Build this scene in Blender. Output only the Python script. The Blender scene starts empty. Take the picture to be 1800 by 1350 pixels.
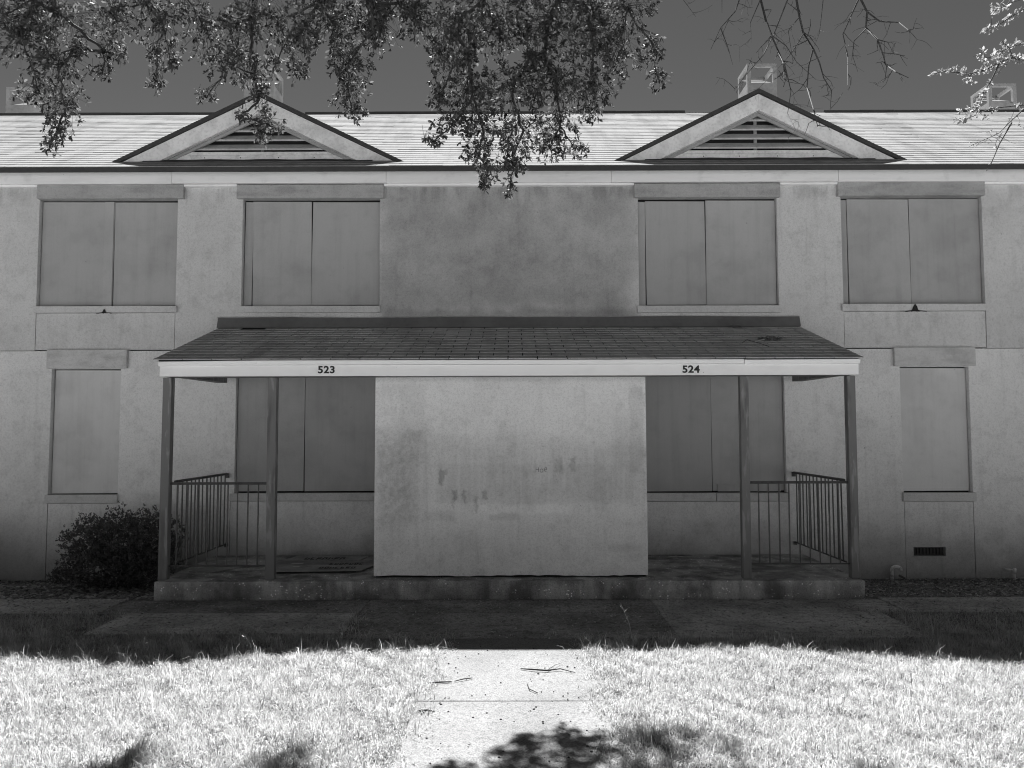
import bpy, bmesh, math, random
import numpy as np
from mathutils import Vector, Matrix

random.seed(11)
rng = np.random.default_rng(11)
sc = bpy.context.scene
COL = sc.collection

# ------------------------------------------------------------------ camera
def cam_axes(pitch, yaw, roll):
    p, y, r = (math.radians(v) for v in (pitch, yaw, roll))
    fwd = Vector((math.sin(y)*math.cos(p), math.cos(y)*math.cos(p), math.sin(p)))
    right = Vector((math.cos(y), -math.sin(y), 0)); up = right.cross(fwd)
    return (math.cos(r)*right + math.sin(r)*up, -math.sin(r)*right + math.cos(r)*up, fwd)
cd = bpy.data.cameras.new('camera'); cam = bpy.data.objects.new('camera', cd); COL.objects.link(cam)
cr, cu, cf = cam_axes(3.406, -0.134, -0.146)
cam.matrix_world = Matrix(((cr.x, cu.x, -cf.x, 0), (cr.y, cu.y, -cf.y, 0), (cr.z, cu.z, -cf.z, 1.775), (0, 0, 0, 1)))
cd.sensor_width = 36.0; cd.lens = 27.04; cd.clip_start = 0.05; cd.clip_end = 2000
sc.camera = cam

# ------------------------------------------------------------------ sky (a black-and-white picture: the sky is taken through a red filter)
SUN_EL, SUN_AZ = 57.0, -7.0
w = bpy.data.worlds.new('World'); sc.world = w; w.use_nodes = True
nt = w.node_tree; nt.nodes.clear()
sky = nt.nodes.new('ShaderNodeTexSky'); sky.sky_type = 'NISHITA'; sky.sun_disc = False
sky.sun_elevation = math.radians(SUN_EL); sky.sun_rotation = math.radians(SUN_AZ)
sky.air_density = 0.34; sky.dust_density = 0.0; sky.ozone_density = 2.0
sep = nt.nodes.new('ShaderNodeSeparateColor'); bgn = nt.nodes.new('ShaderNodeBackground'); wo = nt.nodes.new('ShaderNodeOutputWorld')
nt.links.new(sky.outputs[0], sep.inputs[0]); nt.links.new(sep.outputs[0], bgn.inputs[0]); nt.links.new(bgn.outputs[0], wo.inputs[0])
bgn.inputs[1].default_value = 0.05

# ------------------------------------------------------------------ sun, exposure
sl = bpy.data.lights.new('sun', 'SUN'); sl.energy = 5.0; sl.angle = math.radians(0.53); sl.color = (1, 1, 1)
sun = bpy.data.objects.new('sun', sl); COL.objects.link(sun)
sd = Vector((math.sin(math.radians(SUN_AZ))*math.cos(math.radians(SUN_EL)), math.cos(math.radians(SUN_AZ))*math.cos(math.radians(SUN_EL)), math.sin(math.radians(SUN_EL))))
sun.rotation_euler = sd.to_track_quat('Z', 'Y').to_euler(); sun.location = sd*40
vs = sc.view_settings
vs.view_transform = 'Standard'; vs.look = 'None'; vs.gamma = 1.0; vs.use_curve_mapping = False; vs.exposure = 1.75
sc.cycles.max_bounces = 8; sc.cycles.diffuse_bounces = 4; sc.cycles.transparent_max_bounces = 4
sc.cycles.use_denoising = True; sc.cycles.filter_width = 1.05

# ------------------------------------------------------------------ materials (greys only: the photograph is black and white)
class NT:
    def __init__(s, name):
        s.m = bpy.data.materials.new(name); s.m.use_nodes = True; s.n = s.m.node_tree; s.n.nodes.clear()
        s.pos = s.n.nodes.new('ShaderNodeNewGeometry').outputs['Position']
    def node(s, t): return s.n.nodes.new(t)
    def put(s, sock, v):
        if hasattr(v, 'is_output'): s.n.links.new(v, sock)
        else: sock.default_value = v
    def math(s, op, a, b=0.0):
        x = s.node('ShaderNodeMath'); x.operation = op; s.put(x.inputs[0], a); s.put(x.inputs[1], b); return x.outputs[0]
    def noise(s, scale, detail=4.0, vec=None, rough=0.55, off=0.0):
        v = vec or s.pos
        if isinstance(scale, tuple) or off:
            mp = s.node('ShaderNodeMapping'); s.n.links.new(v, mp.inputs[0])
            mp.inputs['Scale'].default_value = scale if isinstance(scale, tuple) else (scale,)*3
            mp.inputs['Location'].default_value = (off, off*1.7, off*.6); v = mp.outputs[0]; scale = 1.0
        x = s.node('ShaderNodeTexNoise'); s.n.links.new(v, x.inputs['Vector'])
        x.inputs['Scale'].default_value = scale; x.inputs['Detail'].default_value = detail; x.inputs['Roughness'].default_value = rough
        return x.outputs['Fac']
    def ramp(s, v, a, b, lo=0.0, hi=1.0, smooth=True):
        x = s.node('ShaderNodeMapRange'); x.interpolation_type = 'SMOOTHSTEP' if smooth else 'LINEAR'
        s.put(x.inputs['Value'], v); x.inputs['From Min'].default_value = a; x.inputs['From Max'].default_value = b
        x.inputs['To Min'].default_value = lo; x.inputs['To Max'].default_value = hi; return x.outputs[0]
    def warped(s, amt, scale):
        x = s.node('ShaderNodeTexNoise'); s.n.links.new(s.pos, x.inputs['Vector']); x.inputs['Scale'].default_value = scale; x.inputs['Detail'].default_value = 5
        v = s.node('ShaderNodeVectorMath'); v.operation = 'MULTIPLY_ADD'; s.n.links.new(x.outputs['Color'], v.inputs[0])
        v.inputs[1].default_value = (amt*2,)*3; s.n.links.new(s.pos, v.inputs[2])
        q = s.node('ShaderNodeVectorMath'); q.operation = 'SUBTRACT'; s.n.links.new(v.outputs[0], q.inputs[0]); q.inputs[1].default_value = (amt,)*3
        sp = s.node('ShaderNodeSeparateXYZ'); s.n.links.new(q.outputs[0], sp.inputs[0]); return sp.outputs
    def box(s, xyz, x0, x1, z0, z1, soft):
        h = soft/2
        a = s.math('MULTIPLY', s.ramp(xyz[0], x0-h, x0+h), s.ramp(xyz[0], x1-h, x1+h, 1, 0))
        b = s.math('MULTIPLY', s.ramp(xyz[2], z0-h, z0+h), s.ramp(xyz[2], z1-h, z1+h, 1, 0))
        return s.math('MULTIPLY', a, b)
    def dim(s, val, mask, amt): return s.math('MULTIPLY', val, s.math('SUBTRACT', 1.0, s.math('MULTIPLY', mask, amt)))
    def finish(s, val, rough=0.85, spec=0.25, bump=None, translucent=0.0, metallic=0.0):
        b = s.node('ShaderNodeBsdfPrincipled'); s.put(b.inputs['Base Color'], val if hasattr(val, 'is_output') else (val, val, val, 1))
        s.put(b.inputs['Roughness'], rough); b.inputs['Specular IOR Level'].default_value = spec; b.inputs['Metallic'].default_value = metallic
        if bump:
            h = None
            for sc_, st in bump:
                k = s.math('MULTIPLY', s.noise(sc_, 5), st); h = k if h is None else s.math('ADD', h, k)
            bp = s.node('ShaderNodeBump'); bp.inputs['Strength'].default_value = 1.0; bp.inputs['Distance'].default_value = 1.0
            s.n.links.new(h, bp.inputs['Height']); s.n.links.new(bp.outputs[0], b.inputs['Normal'])
        out = s.node('ShaderNodeOutputMaterial'); sh = b.outputs[0]
        if translucent:
            t = s.node('ShaderNodeBsdfTranslucent'); s.put(t.inputs[0], val if hasattr(val, 'is_output') else (val, val, val, 1))
            mx = s.node('ShaderNodeMixShader'); mx.inputs[0].default_value = translucent
            s.n.links.new(sh, mx.inputs[1]); s.n.links.new(t.outputs[0], mx.inputs[2]); sh = mx.outputs[0]
        s.n.links.new(sh, out.inputs[0]); return s.m
def rand_dim(n, val, amt):
    oi = n.node('ShaderNodeObjectInfo'); return n.dim(val, oi.outputs['Random'], amt)
MAT = {}
def simple(name, base, rough=0.85, spec=0.25, var=((3.0, .15, .4, .65), (40.0, .12, .4, .65)), bump=None, translucent=0.0, rand=0.0, metallic=0.0):
    n = NT(name); v = base
    for i, (s_, a_, lo, hi) in enumerate(var): v = n.dim(v, n.ramp(n.noise(s_, 4, off=i*3.1), lo, hi), a_)
    if rand: v = rand_dim(n, v, rand)
    MAT[name] = n.finish(v, rough, spec, bump, translucent, metallic); return MAT[name]

def stucco(name, base, extra=None):
    n = NT(name); v = base
    v = n.dim(v, n.ramp(n.noise(.9, 4, off=2.0), .42, .70), .10)
    v = n.dim(v, n.ramp(n.noise(5.5, 8, off=5.0, rough=.68), .46, .74), .16)
    v = n.dim(v, n.ramp(n.noise((11.0, 11.0, .7), 6, off=9.0), .56, .74), .10)
    v = n.dim(v, n.ramp(n.noise(34.0, 5, rough=.75), .46, .70), .15)
    v = n.dim(v, n.ramp(n.noise(85.0, 3, off=4.0), .45, .68), .13)
    v = n.dim(v, n.ramp(n.noise(20.0, 2, off=1.3), .755, .79), .40)
    if extra: v = extra(n, v)
    MAT[name] = n.finish(v, .92, .15, ((55.0, .0022), (9.0, .003), (240.0, .0008)))
def wall_marks(n, v):
    xyz = n.warped(.35, 1.3); g = n.warped(.30, 2.2)
    # mould on the blank panel between the upper windows
    m = n.box(xyz, -1.72, 1.56, 3.25, 5.4, .45); m = n.math('MULTIPLY', m, n.ramp(n.noise(2.4, 9, off=4.0, rough=.72), .28, .66, .6, 1.0)); v = n.dim(v, m, .42)
    # wet streak above the porch flashing
    f = n.warped(.12, 4.0); v = n.dim(v, n.box(f, -1.7, 1.6, 3.05, 3.33, .12), .28)
    # splashed earth and algae along the foot of the wall
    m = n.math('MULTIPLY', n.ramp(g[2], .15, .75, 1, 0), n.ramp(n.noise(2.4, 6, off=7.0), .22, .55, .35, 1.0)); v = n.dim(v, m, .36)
    # rain runs below the sills
    run = n.ramp(n.noise((12.0, 12.0, 1.1), 6, off=8.3), .48, .72); q = n.warped(.10, 6.0)
    for x0, x1, z0, z1 in ((-6.2, -4.3, 2.95, 3.30), (4.2, 6.1, 2.92, 3.30), (-6.0, -5.0, .45, .87), (4.9, 5.85, .42, .87)): v = n.dim(v, n.math('MULTIPLY', n.box(q, x0, x1, z0, z1, .16), run), .10)
    # drips below the eave
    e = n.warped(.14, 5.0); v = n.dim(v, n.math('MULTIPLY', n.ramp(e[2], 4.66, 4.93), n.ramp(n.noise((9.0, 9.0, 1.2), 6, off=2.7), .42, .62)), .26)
    return v
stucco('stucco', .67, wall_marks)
stucco('stucco_lower', .83, wall_marks)  # base lightened to make up for light falling off down the wall
def lintel_marks(n, v): return n.dim(v, n.ramp(n.noise((2.0, 2.0, 9.0), 5, off=3.3), .45, .7), .22)
stucco('stucco_trim', .46, lintel_marks); stucco('sill_paint', .66); stucco('lower_trim', .66, lintel_marks)  # lower_trim lightened like the lower wall, against the dimmer light there
def partition_marks(n, v):
    a = n.warped(.045, 7.0); b = n.warped(.20, 2.6); c = n.warped(.02, 14.0)
    grit = n.ramp(n.noise(16.0, 7, off=3.0, rough=.7), .35, .62, .45, 1); st = n.ramp(n.noise((18.0, 18.0, 1.2), 5, off=6.0), .3, .7, .6, 1)
    v = n.dim(v, n.math('MULTIPLY', n.box(b, -1.7, 1.6, .95, 1.66, .34), st), .23)
    v = n.dim(v, n.box(a, -.84, 1.30, .985, 1.405, .05), .08)
    v = n.dim(v, n.box(a, 1.25, 1.40, 1.30, 2.22, .03), .12)
    v = n.dim(v, n.box(a, 1.08, 1.26, 1.45, 1.95, .10), .08)
    v = n.dim(v, n.box(a, -1.25, -.97, 1.70, 2.28, .08), .09)
    v = n.dim(v, n.math('MULTIPLY', n.box(b, -1.46, -1.00, .72, 1.78, .25), grit), .30)
    v = n.dim(v, n.math('MULTIPLY', n.box(b, -1.6, 1.55, .38, .88, .28), st), .17)
    v = n.dim(v, n.math('MULTIPLY', n.box(a, -.98, -.62, .80, .90, .05), grit), .16)
    v = n.dim(v, n.box(a, -.25, .05, .80, .87, .03), .14)
    v = n.dim(v, n.box(a, -.38, .62, .875, .965, .04), -.08)
    v = n.dim(v, n.box(a, 1.0, 1.38, .47, .55, .05), .14)
    v = n.dim(v, n.box(c, -1.7, 1.7, 2.31, 2.6, .07), .18)
    # dabs of a darker cover-up paint
    d = n.warped(.055, 17.0)
    for x, z, rx, rz, k in ((.485, 1.39, .036, .070, .20), (.518, 1.355, .016, .03, .18), (.632, 1.395, .032, .075, .20), (.655, 1.455, .013, .035, .18), (-.785, 1.27, .026, .085, .30), (-.745, 1.325, .018, .03, .24),
                            (-.635, 1.07, .020, .050, .30), (-.655, .99, .012, .06, .22), (-.535, 1.06, .018, .075, .30), (-.41, .97, .014, .085, .24), (-.315, 1.065, .022, .052, .30)):
        v = n.dim(v, n.box(d, x-rx, x+rx, z-rz, z+rz, .026), k)
    return v
stucco('partition_paint', .86, partition_marks)
def plywood(name, base):
    n = NT(name); v = base
    v = n.dim(v, n.ramp(n.noise((9.0, 9.0, .5), 5), .45, .75), .10)
    v = n.dim(v, n.ramp(n.noise((60.0, 60.0, 1.4), 3, off=4), .55, .8), .06)
    v = n.dim(v, n.ramp(n.noise(1.4, 5, off=8), .42, .7), .16)
    v = n.dim(v, n.ramp(n.noise(6.0, 5, off=2), .5, .75), .08)
    v = n.dim(v, n.ramp(n.noise(17.0, 2, off=3), .77, .80), .35)
    v = n.dim(v, n.ramp(n.noise(120.0, 3, off=6), .45, .7), .08)
    v = rand_dim(n, v, .09)
    MAT[name] = n.finish(v, .8, .2, (((90.0, 90.0, 2.0), .0006), (4.0, .003)))
plywood('plywood', .46); plywood('plywood_lightened', .70); plywood('plywood_porch', .42)  # outer ground-floor sheets are lightened to make up for weak light there
n = NT('trim_paint'); v = .92
v = n.dim(v, n.ramp(n.noise((1.5, 1.5, 12.0), 4), .45, .75), .10)
v = n.dim(v, n.ramp(n.noise(6.0, 5, off=2), .55, .72), .10)
v = n.dim(v, n.ramp(n.noise(30.0, 2, off=5), .75, .79), .4)
MAT['trim_paint'] = n.finish(v, .55, .35, ((30.0, .0006),))
n = NT('porch_fascia_paint'); v = .93
v = n.dim(v, n.ramp(n.noise((2.5, 2.5, 6.0), 5), .5, .75), .08)
v = n.dim(v, n.ramp(n.noise(26.0, 2, off=5), .76, .80), .45)
MAT['porch_fascia_paint'] = n.finish(v, .5, .35, ((12.0, .0015),))
def shingle_mat(name, base, rand, spec):
    n = NT(name); v = base
    v = n.dim(v, n.ramp(n.noise(120.0, 2), .4, .7), .25)
    v = n.dim(v, n.ramp(n.noise((3.0, .6, .6), 5, off=3), .45, .7), .22)
    v = n.dim(v, n.ramp(n.noise((9.0, 2.0, 2.0), 4, off=6), .5, .7), .12)
    if rand: v = rand_dim(n, v, rand)
    MAT[name] = n.finish(v, .95, spec, ((400.0, .0012), (60.0, .0015)))
shingle_mat('roof_shingle', .30, 0, .03)
shingle_mat('porch_shingle', .50, .22, .3)
simple('shingle_edge', .07, .9)
simple('flashing', .15, .5, .4, var=((2.0, .2, .4, .7), (15.0, .12, .45, .7)))
simple('flashing_lip', .7, .4, .5)
simple('felt', .03, .95)
n = NT('post_paint'); v = .18
v = n.dim(v, n.ramp(n.noise((18.0, 18.0, 2.5), 5), .55, .62), -.5)
v = n.dim(v, n.ramp(n.noise((10.0, 10.0, 1.5), 5, off=4), .5, .7), .35)
MAT['post_paint'] = n.finish(v, .7, .3, ((40.0, .0015),))
simple('rail_metal', .09, .55, .4, var=((30.0, .35, .4, .7),))
n = NT('slab_concrete'); v = .58
v = n.dim(v, n.ramp(n.noise(3.0, 6), .38, .62), .50)
v = n.dim(v, n.ramp(n.noise((6.0, 6.0, 1.2), 6, off=6), .42, .64), .40)
v = n.dim(v, n.ramp(n.noise(70.0, 4, off=2), .45, .65), .30)
vo = n.node('ShaderNodeTexVoronoi'); n.n.links.new(n.pos, vo.inputs['Vector']); vo.inputs['Scale'].default_value = 34
v = n.dim(v, n.math('MULTIPLY', n.ramp(vo.outputs['Distance'], .16, .28, 1, 0), n.ramp(n.noise(13.0, 3, off=2), .52, .60)), -2.6)
MAT['slab_concrete'] = n.finish(v, .9, .2, ((70.0, .004), (14.0, .006)))
n = NT('walk_concrete'); v = .218
v = n.dim(v, n.ramp(n.noise(110.0, 3), .45, .60), .38)
v = n.dim(v, n.ramp(n.noise(26.0, 4, off=3), .52, .7), .28)
v = n.dim(v, n.ramp(n.noise(2.0, 5, off=3), .4, .7), .18)
dirt = n.ramp(n.warped(.2, 2.5)[1], 6.2, 6.75)
v = n.dim(v, dirt, .05)
MAT['walk_concrete'] = n.finish(v, .92, .2, ((160.0, .003), (30.0, .003)))
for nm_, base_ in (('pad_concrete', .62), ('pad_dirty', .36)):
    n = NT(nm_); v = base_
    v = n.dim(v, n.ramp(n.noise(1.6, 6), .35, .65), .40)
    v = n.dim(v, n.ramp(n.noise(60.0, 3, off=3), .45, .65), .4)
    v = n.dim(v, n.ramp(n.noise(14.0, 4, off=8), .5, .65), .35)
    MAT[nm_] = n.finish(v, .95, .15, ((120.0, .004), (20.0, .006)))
n = NT('ground'); xyz = n.warped(.25, 1.5)
lawn = n.dim(n.dim(.40, n.ramp(n.noise(30.0, 5), .4, .65), .45), n.ramp(n.noise(160.0, 3), .4, .6), .3)
soil = n.dim(n.dim(.30, n.ramp(n.noise(12.0, 6, off=3), .35, .65), .45), n.ramp(n.noise(90.0, 4, off=7), .4, .65), .4)
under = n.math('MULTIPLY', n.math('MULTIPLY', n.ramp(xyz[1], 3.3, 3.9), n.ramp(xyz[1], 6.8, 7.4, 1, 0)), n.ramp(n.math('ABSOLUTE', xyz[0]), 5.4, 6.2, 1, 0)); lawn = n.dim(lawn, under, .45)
k = n.ramp(xyz[1], 6.9, 7.6); far = n.ramp(n.math('ABSOLUTE', xyz[1]), 11.0, 16.0, 0, 1)
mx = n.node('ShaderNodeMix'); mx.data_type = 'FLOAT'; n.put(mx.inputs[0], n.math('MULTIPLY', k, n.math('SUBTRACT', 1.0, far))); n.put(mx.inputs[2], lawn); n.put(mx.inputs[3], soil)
MAT['ground'] = n.finish(mx.outputs[0], .95, .1, ((40.0, .012), (150.0, .004)))
def blade_mat(name, base, trans, rough=.6, spec=.3, attr=.5):
    n = NT(name); at = n.node('ShaderNodeAttribute'); at.attribute_name = 'tone'
    v = n.dim(base, at.outputs['Fac'], attr)
    MAT[name] = n.finish(v, rough, spec, None, trans)
blade_mat('grass', .68, .34, .5, .3, .74)
blade_mat('oak_leaf', .17, .46, .6, .16, .90)
blade_mat('bud_leaf', .42, .45, .4, .5, .5)
blade_mat('shrub_leaf', .15, .15, .5, .4, .65)
blade_mat('dead_leaf', .60, .05, .8, .2, .75)
simple('bark', .10, .9, .1, var=((14.0, .4, .4, .65),), bump=((30.0, .006),))
simple('twig', .07, .85, .2, var=((40.0, .4, .4, .65),))
simple('cardboard', .46, .85, .15, var=((3.0, .3, .4, .65), (30.0, .2, .4, .65)), rand=.25)
simple('print_ink', .05, .9, .1)
simple('paper', .62, .8, .2)
simple('pvc', .92, .4, .45, var=((25.0, .35, .52, .6),))
simple('number_black', .018, .5, .4, var=())
simple('scrawl', .13, .8, .1, var=((60.0, -.8, .45, .6),))
simple('brush_mark', .56, .85, .15, var=((20.0, .25, .4, .65),))
simple('black_mould', .035, .95, .1)
simple('vent_metal', .05, .6, .3)
simple('chimney_metal', .34, .5, .4, var=((3.0, .25, .4, .7), (20.0, .15, .4, .7)))
simple('soffit', .42, .8, .2)
simple('louver_paint', .90, .6, .3, var=((5.0, .2, .4, .7), (30.0, .15, .45, .7)))
simple('slat_paint', .58, .6, .3, var=((5.0, .2, .4, .7), (30.0, .15, .45, .7)))
simple('acorn', .06, .6, .3, var=())

# ------------------------------------------------------------------ mesh helpers
WORLD_LOC = {}
def wl(o): return WORLD_LOC.get(o.name, Vector((0, 0, 0))) if o else Vector((0, 0, 0))
def link(o, parent=None, loc=(0, 0, 0)):
    COL.objects.link(o)
    if parent: o.parent = parent
    o.location = Vector(loc) - wl(parent)
    WORLD_LOC[o.name] = Vector(loc); return o
def empty(name, loc):
    o = bpy.data.objects.new(name, None); o.empty_display_size = .2; return link(o, None, loc)
def tag(o, label=None, cat=None, group=None, kind=None):
    for k_, v_ in (('label', label), ('category', cat), ('group', group), ('kind', kind)):
        if v_: o[k_] = v_
    return o
class MB:
    def __init__(s): s.v = []; s.f = []
    def quad(s, *p):
        b = len(s.v); s.v += [tuple(q) for q in p]; s.f.append(tuple(range(b, b+len(p)))); return s
    def box(s, x0, x1, y0, y1, z0, z1):
        b = len(s.v); s.v += [(x, y, z) for x in (x0, x1) for y in (y0, y1) for z in (z0, z1)]
        s.f += [tuple(b+i for i in q) for q in ((0, 1, 3, 2), (4, 6, 7, 5), (0, 4, 5, 1), (2, 3, 7, 6), (0, 2, 6, 4), (1, 5, 7, 3))]; return s
    def hexa(s, p):      # eight corners in the order of box()
        b = len(s.v); s.v += [tuple(q) for q in p]
        s.f += [tuple(b+i for i in q) for q in ((0, 1, 3, 2), (4, 6, 7, 5), (0, 4, 5, 1), (2, 3, 7, 6), (0, 2, 6, 4), (1, 5, 7, 3))]; return s
    def prism(s, poly, y0, y1):      # polygon in x,z (counter-clockwise seen from -y), pushed from y0 to y1
        b = len(s.v); n_ = len(poly)
        s.v += [(x, y0, z) for x, z in poly] + [(x, y1, z) for x, z in poly]
        s.f.append(tuple(range(b, b+n_))); s.f.append(tuple(range(b+2*n_-1, b+n_-1, -1)))
        for i in range(n_): j = (i+1) % n_; s.f.append((b+i, b+n_+i, b+n_+j, b+j))
        return s
    def tube(s, pts, r, n_=6, cap=True):
        pts = [Vector(p) for p in pts]; R_ = r if isinstance(r, (list, tuple)) else [r]*len(pts)
        b = len(s.v); ref = Vector((.31, .77, .55))
        for i, p in enumerate(pts):
            d = (pts[min(i+1, len(pts)-1)] - pts[max(i-1, 0)]).normalized()
            u = d.cross(ref)
            if u.length < .05: u = d.cross(Vector((1, 0, 0)))
            u.normalize(); q = d.cross(u)
            for k in range(n_):
                a = 2*math.pi*k/n_; s.v.append(tuple(p + (u*math.cos(a) + q*math.sin(a))*R_[i]))
        for i in range(len(pts)-1):
            for k in range(n_):
                k2 = (k+1) % n_; s.f.append((b+i*n_+k, b+i*n_+k2, b+(i+1)*n_+k2, b+(i+1)*n_+k))
        if cap and n_ > 2:
            s.f.append(tuple(b+k for k in reversed(range(n_)))); e = b+(len(pts)-1)*n_; s.f.append(tuple(e+k for k in range(n_)))
        return s
    def mesh(s, name, mat, bevel=0.0, smooth=False, seg=2):
        me = bpy.data.meshes.new(name); me.from_pydata(s.v, [], s.f)
        bm = bmesh.new(); bm.from_mesh(me); bmesh.ops.recalc_face_normals(bm, faces=bm.faces)
        if bevel: bmesh.ops.bevel(bm, geom=[e for e in bm.edges if e.calc_face_angle(0) > .5], offset=bevel, segments=seg, affect='EDGES', profile=.5)
        bm.to_mesh(me); bm.free()
        me.materials.append(MAT[mat] if isinstance(mat, str) else mat)
        if smooth:
            for p in me.polygons: p.use_smooth = True
        return me
    def build(s, name, mat, parent=None, bevel=0.0, smooth=False, seg=2):
        return link(bpy.data.objects.new(name, s.mesh(name, mat, bevel, smooth, seg)), parent)
def box(name, mat, parent, x0, x1, y0, y1, z0, z1, bevel=0.0): return MB().box(x0, x1, y0, y1, z0, z1).build(name, mat, parent, bevel)
def tri_mesh(name, V, F, mat, tone=None):
    me = bpy.data.meshes.new(name); me.vertices.add(len(V)); me.vertices.foreach_set('co', np.ascontiguousarray(V, dtype=np.float32).ravel())
    me.loops.add(F.size); me.loops.foreach_set('vertex_index', np.ascontiguousarray(F, dtype=np.int32).ravel())
    me.polygons.add(len(F)); me.polygons.foreach_set('loop_start', np.arange(0, F.size, 3, dtype=np.int32))
    me.update(calc_edges=True); me.validate()
    if tone is not None:
        a = me.attributes.new('tone', 'FLOAT', 'POINT'); a.data.foreach_set('value', np.ascontiguousarray(tone, dtype=np.float32))
    me.materials.append(MAT[mat]); return me
def unit(a): return a/np.maximum(np.linalg.norm(a, axis=1, keepdims=True), 1e-9)
def leaf_arrays(P, D, N, L, W, bend=.15):
    """obovate leaves: base points, directions, face normals, lengths, widths -> vertices, triangles"""
    D = unit(D); S = unit(np.cross(D, N)); N = unit(np.cross(S, D)); L = L[:, None]; W = W[:, None]
    prof = ((0, 0, 0), (.30, .36, 0), (.30, -.36, 0), (.68, .5, 1), (.68, -.5, 1), (1.0, 0, 2.2))
    V = np.stack([P + D*L*a + S*W*b - N*L*bend*.4*c*a for a, b, c in prof], 1)
    F = np.array(((0, 2, 1), (1, 2, 4), (1, 4, 3), (3, 4, 5)))
    n_ = len(P); return V.reshape(-1, 3), (F[None] + 6*np.arange(n_)[:, None, None]).reshape(-1, 3)
def rand_dirs(n_, zlo=-1, zhi=1):
    z = rng.uniform(zlo, zhi, n_); a = rng.uniform(0, 2*math.pi, n_); r = np.sqrt(np.maximum(0, 1-z*z)); return np.stack((r*np.cos(a), r*np.sin(a), z), 1)

# ------------------------------------------------------------------ ground
WALL = 9.83
def ground_z(x, y):
    dip = -.10*min(1, max(0, (y-8.4)/1.2)) if y < 30 else -.10
    und = .012*math.sin(x*1.3+y*.7)+.010*math.sin(x*2.9-y*1.7+1) if abs(x) < 14 and -2 < y < 11 else 0
    flat = 1.0 if (y < 6.6 and abs(x+.03) > .95) else 0.15
    return dip + und*flat - .012
def ground_sheet():
    xs = [-700, -200, -60, -30, -16] + [-13+.26*i for i in range(101)] + [16, 30, 60, 200, 700]
    ys = [-700, -200, -60, -20, -8, -3, -1, 1, 2] + [2.5+.15*i for i in range(52)] + [10.6, 14, 25, 60, 200, 900]
    V = [(x, y, ground_z(x, y)) for y in ys for x in xs]; W_ = len(xs)
    m = MB(); m.v = V; m.f = [(j*W_+i, j*W_+i+1, (j+1)*W_+i+1, (j+1)*W_+i) for j in range(len(ys)-1) for i in range(W_-1)]
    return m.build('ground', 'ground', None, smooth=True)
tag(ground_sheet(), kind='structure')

# front path: slabs with open joints
walkway = tag(empty('walkway', (-.03, 5.5, 0)), kind='structure')
WX0, WX1 = -.64, .585
for a, b in ((1.12, 2.115), (2.125, 3.615), (3.625, 5.115), (5.128, 6.615), (6.625, 7.545)):
    MB().box(WX0 - (0 if b < 7 else .86), WX1 + (0 if b < 7 else .83), a, b, -.08, .012+random.uniform(-.003, .003)).build('slab', 'walk_concrete' if b < 7 else 'pad_dirty', walkway, .008)
side_path = tag(empty('side_path', (0, 7.85, 0)), kind='structure')
for i, (a, b) in enumerate(((-9.2, -6.62), (-6.61, -4.06), (-4.05, -1.51), (-1.5, 1.41), (1.42, 3.80), (3.81, 6.3), (6.31, 8.9))):
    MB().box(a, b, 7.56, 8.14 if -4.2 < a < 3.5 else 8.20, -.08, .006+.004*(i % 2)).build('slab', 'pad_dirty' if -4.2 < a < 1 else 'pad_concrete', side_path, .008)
for x0, x1, y0, y1 in ((-3.75, -1.53, 6.78, 7.54), (1.40, 3.53, 6.62, 7.54)):
    MB().box(x0, x1, y0, y1, -.08, .016).build('slab', 'pad_concrete', side_path, .012)

# ------------------------------------------------------------------ the building
B = tag(empty('apartment_building', (0, WALL, 0)), 'long two-storey stucco apartment block with boarded windows and a shared front porch', 'building')
XA, XB = -13.0, 13.0
def wall_with_openings(name, x0, x1, z0, z1, holes, depth, mat):
    xs = sorted({x0, x1} | {h[0] for h in holes} | {h[1] for h in holes} | set(np.round(np.arange(x0, x1, 1.0), 3)))
    zs = sorted({z0, z1} | {max(z0, h[2]) for h in holes} | {min(z1, h[3]) for h in holes})
    xs = [x for x in xs if x0 <= x <= x1]
    inh = lambda x, z: any(h[0] < x < h[1] and h[2] < z < h[3] for h in holes)
    m = MB(); cell = {}
    for i in range(len(xs)-1):
        for j in range(len(zs)-1):
            cell[i, j] = not inh((xs[i]+xs[i+1])/2, (zs[j]+zs[j+1])/2)
    ya, yb = WALL, WALL+depth
    for (i, j), s_ in cell.items():
        if not s_: continue
        a, b, c, d = xs[i], xs[i+1], zs[j], zs[j+1]
        m.quad((a, ya, c), (b, ya, c), (b, ya, d), (a, ya, d))
        if not cell.get((i-1, j), False): m.quad((a, yb, c), (a, ya, c), (a, ya, d), (a, yb, d))
        if not cell.get((i+1, j), False): m.quad((b, ya, c), (b, yb, c), (b, yb, d), (b, ya, d))
        if not cell.get((i, j-1), False): m.quad((a, yb, c), (b, yb, c), (b, ya, c), (a, ya, c))
        if not cell.get((i, j+1), False): m.quad((a, ya, d), (b, ya, d), (b, yb, d), (a, yb, d))
    me = bpy.data.meshes.new(name); me.from_pydata(m.v, [], m.f)
    bm = bmesh.new(); bm.from_mesh(me); bmesh.ops.remove_doubles(bm, verts=bm.verts, dist=1e-5); bm.to_mesh(me); bm.free()
    me.materials.append(MAT[mat]); return link(bpy.data.objects.new(name, me), B)
FLOOR2 = 2.803
ZT, ZB, LT, LB = 4.782, 3.385, 2.568, .969
UP = ((-6.16, -4.36, 1), (-3.514, -1.731, 0), (1.617, 3.417, 0), (4.245, 6.07, 1))
LO = ((-5.93, -5.04), (4.94, 5.82))
PW = ((-3.56, -1.45), (1.38, 3.46))
upper_holes = [(a, b, (FLOOR2 if p else ZB-.06), ZT) for a, b, p in UP]
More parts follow.
